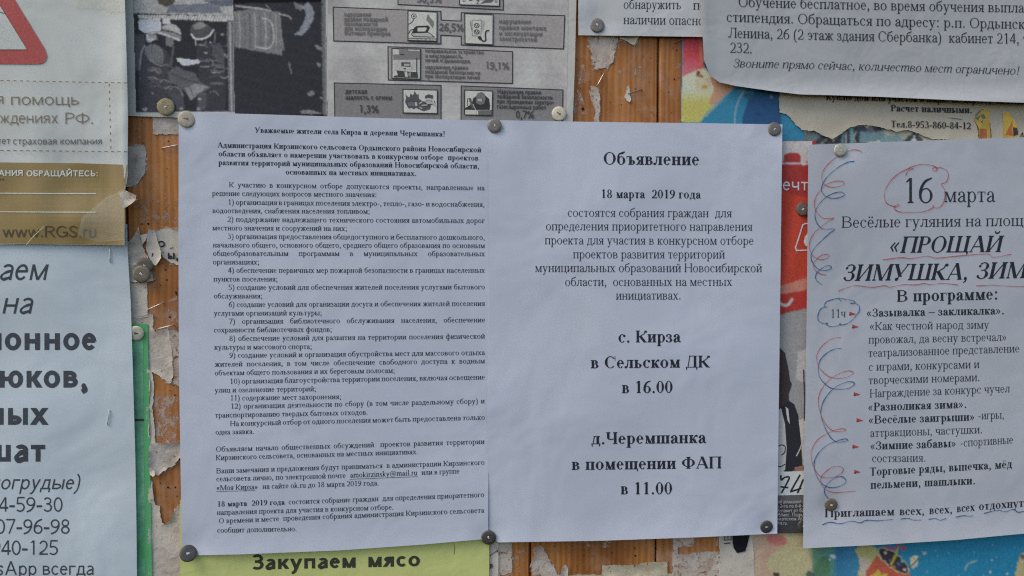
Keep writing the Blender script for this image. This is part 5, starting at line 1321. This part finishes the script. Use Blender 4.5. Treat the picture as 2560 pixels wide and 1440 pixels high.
para(fest, Hv, [("В программе:", 1285, 2305, 138, 114)], 44, 'b', BLACK, 1920, 720, 4)
para(fest, Hv, [("«Зазывалка – закликалка».", 985, 2365, 288, 262), ("«Разноликая зима».", 1000, 1990, 1230, 1198), ("«Весёлые заигрыши»", 1005, 2070, 1358, 1325)], 31, 'b', BLACK, 1920, 720, 4)
para(fest, Hv, [("«Как честной народ зиму", 1015, 2212, 420, 405), ("провожал, да весну встречал»", 1003, 2388, 555, 528), ("театрализованное представление", 1000, 2515, 690, 642), ("с играми, конкурсами и", 1003, 2115, 828, 800), ("творческими номерами.", 1003, 2120, 962, 930),
    ("Награждение за конкурс чучел", 1015, 2420, 1095, 1042), ("-игры,", 2098, 2362, 1315, 1305), ("11ч", 622, 778, 298, 292)], 31, 'r', FT, 1920, 720, 4)
para(fest, Hv, [("аттракционы, частушки.", 1018, 2145, 50, 12), ("-спортивные", 1920, 2452, 148, 113), ("состязания.", 1037, 1580, 302, 296)], 31, 'r', FT, 1920, 1080, 4)
para(fest, Hv, [("«Зимние забавы»", 1022, 1885, 178, 150), ("Торговые ряды, выпечка, мёд", 1015, 2442, 438, 358), ("пельмени, шашлыки.", 1022, 2075, 568, 522), ("Приглашаем", 565, 1265, 853, 832), ("всех,", 1312, 1565, 832, 826), ("всех,", 1610, 1845, 822, 810),
    ("всех", 1885, 2067, 803, 788), ("отдохнуть", 2105, 2610, 782, 742)], 31, 'b', BLACK, 1920, 1080, 4)
RED, BLUE = CM(146, 66, 74), CM(38, 78, 124)
def pen(ox, oy, pts, w, col, name="pen_scrawl", H=Hv, par=None):
    q = Print(H, base=.0004); q.line(Z(ox, oy, 4)(*pts), w*1.08, col, smooth=5, var=True); q.build(name, par or fest)
pen(1920, 360, [(1375, 315), (1400, 265), (1455, 245), (1380, 255), (1270, 320), (1190, 420), (1160, 510), (1185, 590), (1265, 625), (1310, 615), (1290, 600), (1262, 625), (1275, 660), (1330, 680), (1450, 682), (1560, 675), (1640, 640), (1650, 615), (1660, 635), (1710, 635), (1750, 590),
    (1765, 520), (1760, 450), (1730, 400), (1770, 385), (1800, 330), (1790, 275), (1740, 240), (1690, 238), (1650, 238), (1640, 255), (1665, 270), (1690, 255), (1670, 225), (1600, 207), (1520, 205), (1440, 225), (1380, 255)], 1.7, RED, "pen_cloud")
pen(1920, 360, [(938, 80), (900, 62), (850, 58), (790, 75), (700, 120), (620, 180), (560, 250), (535, 320), (545, 380), (590, 420), (650, 432), (720, 420), (762, 395), (735, 372), (670, 372), (590, 400), (530, 450), (480, 520), (460, 600), (480, 670), (530, 730), (590, 745), (658, 738),
    (600, 775), (530, 825), (460, 890), (420, 960), (413, 1040), (435, 1100), (480, 1140), (530, 1155), (590, 1140), (610, 1112), (580, 1102), (520, 1120), (465, 1175), (450, 1225), (480, 1270), (530, 1300), (578, 1308)], 1.5, RED)
pen(1920, 360, [(865, 172), (800, 180), (720, 220), (640, 280), (580, 340), (545, 400), (530, 460), (560, 510), (620, 540), (690, 540), (750, 520), (762, 500), (730, 480), (660, 490), (580, 530), (510, 600), (470, 680), (475, 760), (510, 820), (560, 850), (665, 850), (610, 895), (540, 960),
    (470, 1030), (435, 1090), (430, 1150), (460, 1210), (500, 1250), (560, 1265), (620, 1250), (630, 1225), (600, 1215), (540, 1240), (490, 1285), (472, 1330), (490, 1370), (535, 1405)], 1.9, BLUE)
pen(1920, 720, [(728, 492), (650, 500), (580, 540), (520, 600), (485, 680), (495, 760), (540, 830), (610, 885), (700, 902), (790, 890), (850, 850), (820, 828), (760, 835), (660, 880), (570, 960), (515, 1050), (500, 1140), (515, 1230), (550, 1320), (600, 1390), (660, 1430), (740, 1432),
    (778, 1415), (740, 1405), (680, 1415), (620, 1440), (560, 1470), (500, 1510), (450, 1580), (428, 1660), (440, 1740), (470, 1820), (520, 1880), (600, 1898), (680, 1880), (740, 1840), (748, 1800), (710, 1783), (650, 1785), (580, 1830), (530, 1890), (530, 1960), (570, 2010), (640, 2040),
    (730, 2040), (875, 2028)], 1.5, RED)
pen(1920, 720, [(730, 603), (660, 610), (580, 655), (520, 720), (500, 800), (510, 880), (560, 950), (630, 1000), (720, 1010), (810, 1000), (862, 960), (840, 938), (780, 940), (680, 985), (600, 1060), (545, 1150), (525, 1250), (550, 1350), (590, 1440), (640, 1510), (700, 1540), (780, 1530),
    (795, 1515), (760, 1508), (680, 1530), (590, 1570), (510, 1640), (465, 1720), (460, 1790), (480, 1870), (530, 1950), (600, 1990), (680, 1990), (760, 1960), (775, 1920), (740, 1885), (680, 1890), (620, 1930), (570, 1990), (565, 2050), (600, 2105)], 1.9, BLUE)
pen(1920, 720, [(730, 135), (700, 105), (640, 115), (580, 140), (560, 185), (592, 185), (530, 205), (500, 260), (500, 320), (540, 350), (592, 350), (582, 365), (630, 385), (700, 375), (720, 350), (722, 368), (790, 355), (850, 310), (880, 270), (910, 230), (910, 180), (870, 152), (815, 150),
    (865, 150), (850, 125), (780, 115), (720, 100), (700, 108)], 1.9, BLUE, "pen_cloud")
for pts in ([(1143, 1158), (1330, 1135), (1430, 1145), (1590, 1120), (1680, 1140), (1890, 1120), (2190, 1098), (2250, 1132), (2430, 1102)], [(700, 1470), (790, 1435), (880, 1415), (1040, 1432), (1160, 1415), (1220, 1430), (1350, 1405), (1470, 1408), (1560, 1393), (1620, 1405), (1740, 1393), (1895, 1407)],
            [(2080, 1418), (2240, 1410), (2400, 1420), (2600, 1422)]): pen(1920, 360, pts, 1.7, RED, "pen_underline")
for pts in ([(540, 925), (620, 900), (720, 915), (830, 890), (920, 905), (980, 880), (1100, 885), (1245, 872)], [(1325, 868), (1400, 860), (1450, 878), (1530, 878)], [(1603, 872), (1670, 862), (1720, 880), (1780, 862)], [(1875, 850), (1950, 835), (2010, 840), (2050, 835)],
            [(2155, 812), (2290, 780), (2370, 795), (2450, 770), (2500, 800), (2600, 780)]): pen(1920, 1080, pts, 2.0, BLUE, "pen_underline")
for bx, by in ((2123, 779), (2130, 811), (2134, 980), (2141, 1045), (2131, 1111), (2135, 1174)):
    q = Print(Hv); q.poly([(bx, by), (bx+17, by+6), (bx+10, by+9), (bx+1, by+9)], C(176, 58, 56), 0); q.poly([(bx, by+6), (bx+5, by+7), (bx+5, by+10), (bx, by+10)], C(60, 40, 44), 0); q.build("bullet_mark", fest)

# ------------------------------------------------------------------ thumbtacks and staples
def metal(name, col, rough=.5, met=.55, bumpy=.15):
    m, t, b = new_mat(name); p = N(t, "ShaderNodeTexCoord").outputs["Object"]
    n = noise(t, 500, 5, .7, p)
    t.links.new(mixc(t, 1.0, col, ramp(t, n.outputs[0], [(.3, (.7, .68, .66)), (.7, (1.1, 1.1, 1.1))]), 'MULTIPLY'), b.inputs["Base Color"])
    b.inputs["Roughness"].default_value = rough; b.inputs["Metallic"].default_value = met
    bump(t, b, n.outputs[0], bumpy, .0004); return m
TM = {'beige': metal("aged_brass_pale", C(156, 151, 145), .6, .3), 'grey': metal("dull_steel", C(104, 101, 103), .5, .45), 'dark': metal("dark_steel", C(74, 72, 76), .5, .5), 'silver': metal("bright_steel", C(165, 165, 160), .4, .6),
      'olive': metal("tarnished_olive_steel", C(112, 106, 96), .55, .4), 'cream': metal("whitish_enamel", C(190, 188, 176), .6, .1), 'rust': metal("corroded_brass", C(150, 144, 118), .8, .1, 1.0), 'brown': metal("browned_steel", C(96, 80, 78), .5, .4),
      'pronglight': metal('pale_prong', C(205, 202, 196), .5, .1, .05), 'prongdark': metal('dark_prong', C(96, 92, 88), .5, .3, .05),  # two prong tones, each set off against its cap
      'wire': metal("staple_wire", C(190, 190, 186), .35, .6, .05), 'wiredull': metal("old_staple_wire", C(118, 112, 104), .5, .5, .1)}
def cap_data():
    R0 = 1.0; tri = [(-.18, .17), (.44, 0.0), (-.18, -.17)]
    pts = [(R0*math.cos(a), R0*math.sin(a)) for a in np.linspace(0, 2*math.pi, 41)[:-1]]
    V2, Fc = fill(pts, .13, [tri])
    r = np.hypot(V2[:, 0], V2[:, 1])
    y = -(.05+.09*(1-r**4))
    y = np.where(r > .97, -.02, y)
    V = np.c_[V2[:, 0], y, V2[:, 1]]*0.005
    me = bpy.data.meshes.new("tack_cap"); me.from_pydata(V.tolist(), [], facing(V, Fc)); me.polygons.foreach_set("use_smooth", [True]*len(me.polygons)); me.materials.append(TM['grey']); return me
def pin_data():
    # the prong punched out of the cap, bent back into the board
    V = np.array([(-.17, -.20, .15), (-.17, -.20, -.10), (.16, -.16, .05), (.16, -.16, -.06), (.40, 1.4, 0), (-.20, -.15, .15), (-.20, -.15, -.10), (.12, -.02, .05), (.12, -.02, -.06)])*.005
    me = bpy.data.meshes.new("tack_prong"); me.from_pydata(V.tolist(), [], [(0, 1, 3, 2), (2, 3, 4), (5, 7, 8, 6), (7, 4, 8), (0, 2, 7, 5), (1, 6, 8, 3), (2, 4, 7), (3, 8, 4), (0, 5, 6, 1)]); me.materials.append(TM['grey']); return me
CAPM, PINM = cap_data(), pin_data()
def tack(x, y, r, H, tone, ang, label, tilt=(0, 0), out=.0):
    q = P([(x, y)], H)[0]
    o = bpy.data.objects.new("thumbtack", CAPM); COL.objects.link(o)
    sc = r/17.6
    o.location = (q[0], q[1]-.0008-out, q[2]); o.scale = (sc, 1, sc)
    jx, jz = math.sin(x*1.7)*6, math.cos(y*2.3)*6
    o.rotation_euler = (R_(tilt[0]+jx), R_(-ang), R_(tilt[1]+jz))
    s = o.modifiers.new("thickness", 'SOLIDIFY'); s.thickness = .0004; s.offset = -1
    o.material_slots[0].link = 'OBJECT'; o.material_slots[0].material = TM[tone]
    k = bpy.data.objects.new("prong", PINM); COL.objects.link(k); k.parent = o
    k.material_slots[0].link = 'OBJECT'; k.material_slots[0].material = TM['pronglight' if tone in ('grey', 'dark', 'olive', 'brown', 'rust', 'silver') else 'prongdark']
    o["label"] = label; o["category"] = "thumbtack"; o["group"] = "metal thumbtacks holding the notices"
tack(467, 298, 20, Hl, 'beige', 180, "pale beige thumbtack at the top left corner of the long text notice")
tack(1236, 315, 17.5, Hn, 'grey', -80, "grey thumbtack where the two big white notices meet at the top", out=.0004)
tack(1935, 323, 17.5, Hn, 'grey', 40, "dark grey thumbtack at the top right corner of the announcement")
tack(473, 1380, 20, Hl, 'dark', 10, "tilted blackish thumbtack at the bottom left corner of the long text notice", (-22, 18), .002)
tack(1221, 1342, 18.5, Hn, 'dark', -60, "dark thumbtack where the two big white notices meet at the bottom", out=.0006)
tack(1915, 1316, 17, Hn, 'dark', 0, "dark thumbtack at the bottom right corner of the announcement")
tack(416, 268, 20, Hf, 'rust', 20, "crumbling corroded thumbtack on the bottom edge of the firefighter photograph", out=.0006)
tack(1397, 285, 18, Hf, 'cream', 150, "cream thumbtack at the lower right of the fire poster, partly covered", out=.0002)
tack(1492, 64, 18, Ho, 'grey', -40, "brownish grey thumbtack pinning the short text notice")
tack(2099, 376, 17.5, Hv, 'silver', 240, "shiny silver thumbtack at the top of the festival notice", out=.0004)
tack(2076, 1261, 17.5, Hv, 'olive', 180, "greyish thumbtack over the first letter of the invitation line")
tack(363, 664, 19, flat(.0022), 'olive', -30, "olive-grey thumbtack lying half under its neighbour on the scraps", (0, 4))
tack(355, 685, 20.5, flat(.0040), 'olive', -45, "larger olive-grey thumbtack overlapping another on the scraps")
tack(341, 833, 18, flat(.0022), 'cream', 0, "white thumbtack on the green sheet, half under the livestock notice")
tack(2006, 523, 18, Hr, 'brown', 40, "brown thumbtack on the red poster, half hidden by the festival notice")
tack(2007, 1313, 16, Hr, 'dark', 60, "black thumbtack at the foot of the black small-print block", out=.0002)

def wire(pts3, r, n=6):
    pts = np.array(pts3, float); V = []; Fc = []
    for i, c in enumerate(pts):
        t = pts[min(i+1, len(pts)-1)]-pts[max(i-1, 0)]; t /= np.linalg.norm(t)
        a = np.cross(t, [0.3, 0.2, 0.9]); a /= np.linalg.norm(a); b = np.cross(t, a)
        for k in range(n): V.append(c+r*(a*math.cos(k*6.2832/n)+b*math.sin(k*6.2832/n)))
    for i in range(len(pts)-1):
        for k in range(n): Fc.append((i*n+k, i*n+(k+1) % n, (i+1)*n+(k+1) % n, (i+1)*n+k))
    Fc.append(tuple(range(n))); Fc.append(tuple(reversed(range((len(pts)-1)*n, len(pts)*n))))
    return np.array(V), Fc
def staple(p0, p1, H, label, mat='wire', h0=.0007, h1=.0007, r=.00036, legs=True):
    a, b = P([p0, p1], H); a = a.copy(); b = b.copy(); a0, b0 = a.copy(), b.copy()
    a[1] -= h0; b[1] -= h1
    pts = ([a0+[0, .004, 0], a0] if legs else [])+[a*.97+b*.03, a*.7+b*.3, a*.3+b*.7, a*.03+b*.97]+([b0, b0+[0, .004, 0]] if legs else [])
    V, Fc = wire(pts, r)
    link("staple", V, Fc, TM[mat], smooth=True, label=label, category="staple", group="staples and wires in the board")
F0 = flat(.0003)
staple((275, 619), (276, 656), Hw, "upright bright staple at the top of the livestock notice")
staple((274, 1025), (269, 1062), Hw, "upright silver staple lower down on the livestock notice, beside the word ending")
staple((1509, 184), (1492, 215), F0, "bright slanting staple on bare wood below the worn white remnant", h0=.001, h1=.001)
staple((1570, 234), (1604, 225), F0, "thin grey staple crossing the sliver of white paper", 'wiredull', .001, .0015)
staple((1687, 107), (1708, 98), F0, "dull staple on the plank just left of the red picture corner", 'wiredull', .001, .001)
staple((405, 371), (452, 362), F0, "pale staple on bare wood reaching behind the long text notice", h0=.0015, h1=.0015, r=.0004)
staple((370, 774), (408, 757), flat(.0006), "upper of two slanting staples beside the pale rectangle of paper", h0=.0015, h1=.002)
staple((396, 822), (434, 812), flat(.0006), "lower of two slanting staples above the long ragged remnant", h0=.001, h1=.0015)
staple((2370, 293), (2405, 298), Hh, "short staple above the phone number on the yellowed notice", h0=.0006, h1=.0006, r=.0003)
staple((333, 502), (346, 500), flat(.002), "tiny staple end poking out of the crumpled white tear", h0=.004, h1=.001, r=.0003, legs=False)
staple((2273, 1417), (2296, 1393), Hp, "staple over the pale confetti square on the party poster", 'wiredull', .0008, .0008, .0003)

for o in scene.objects:
    if "_w" in o: del o["_w"]
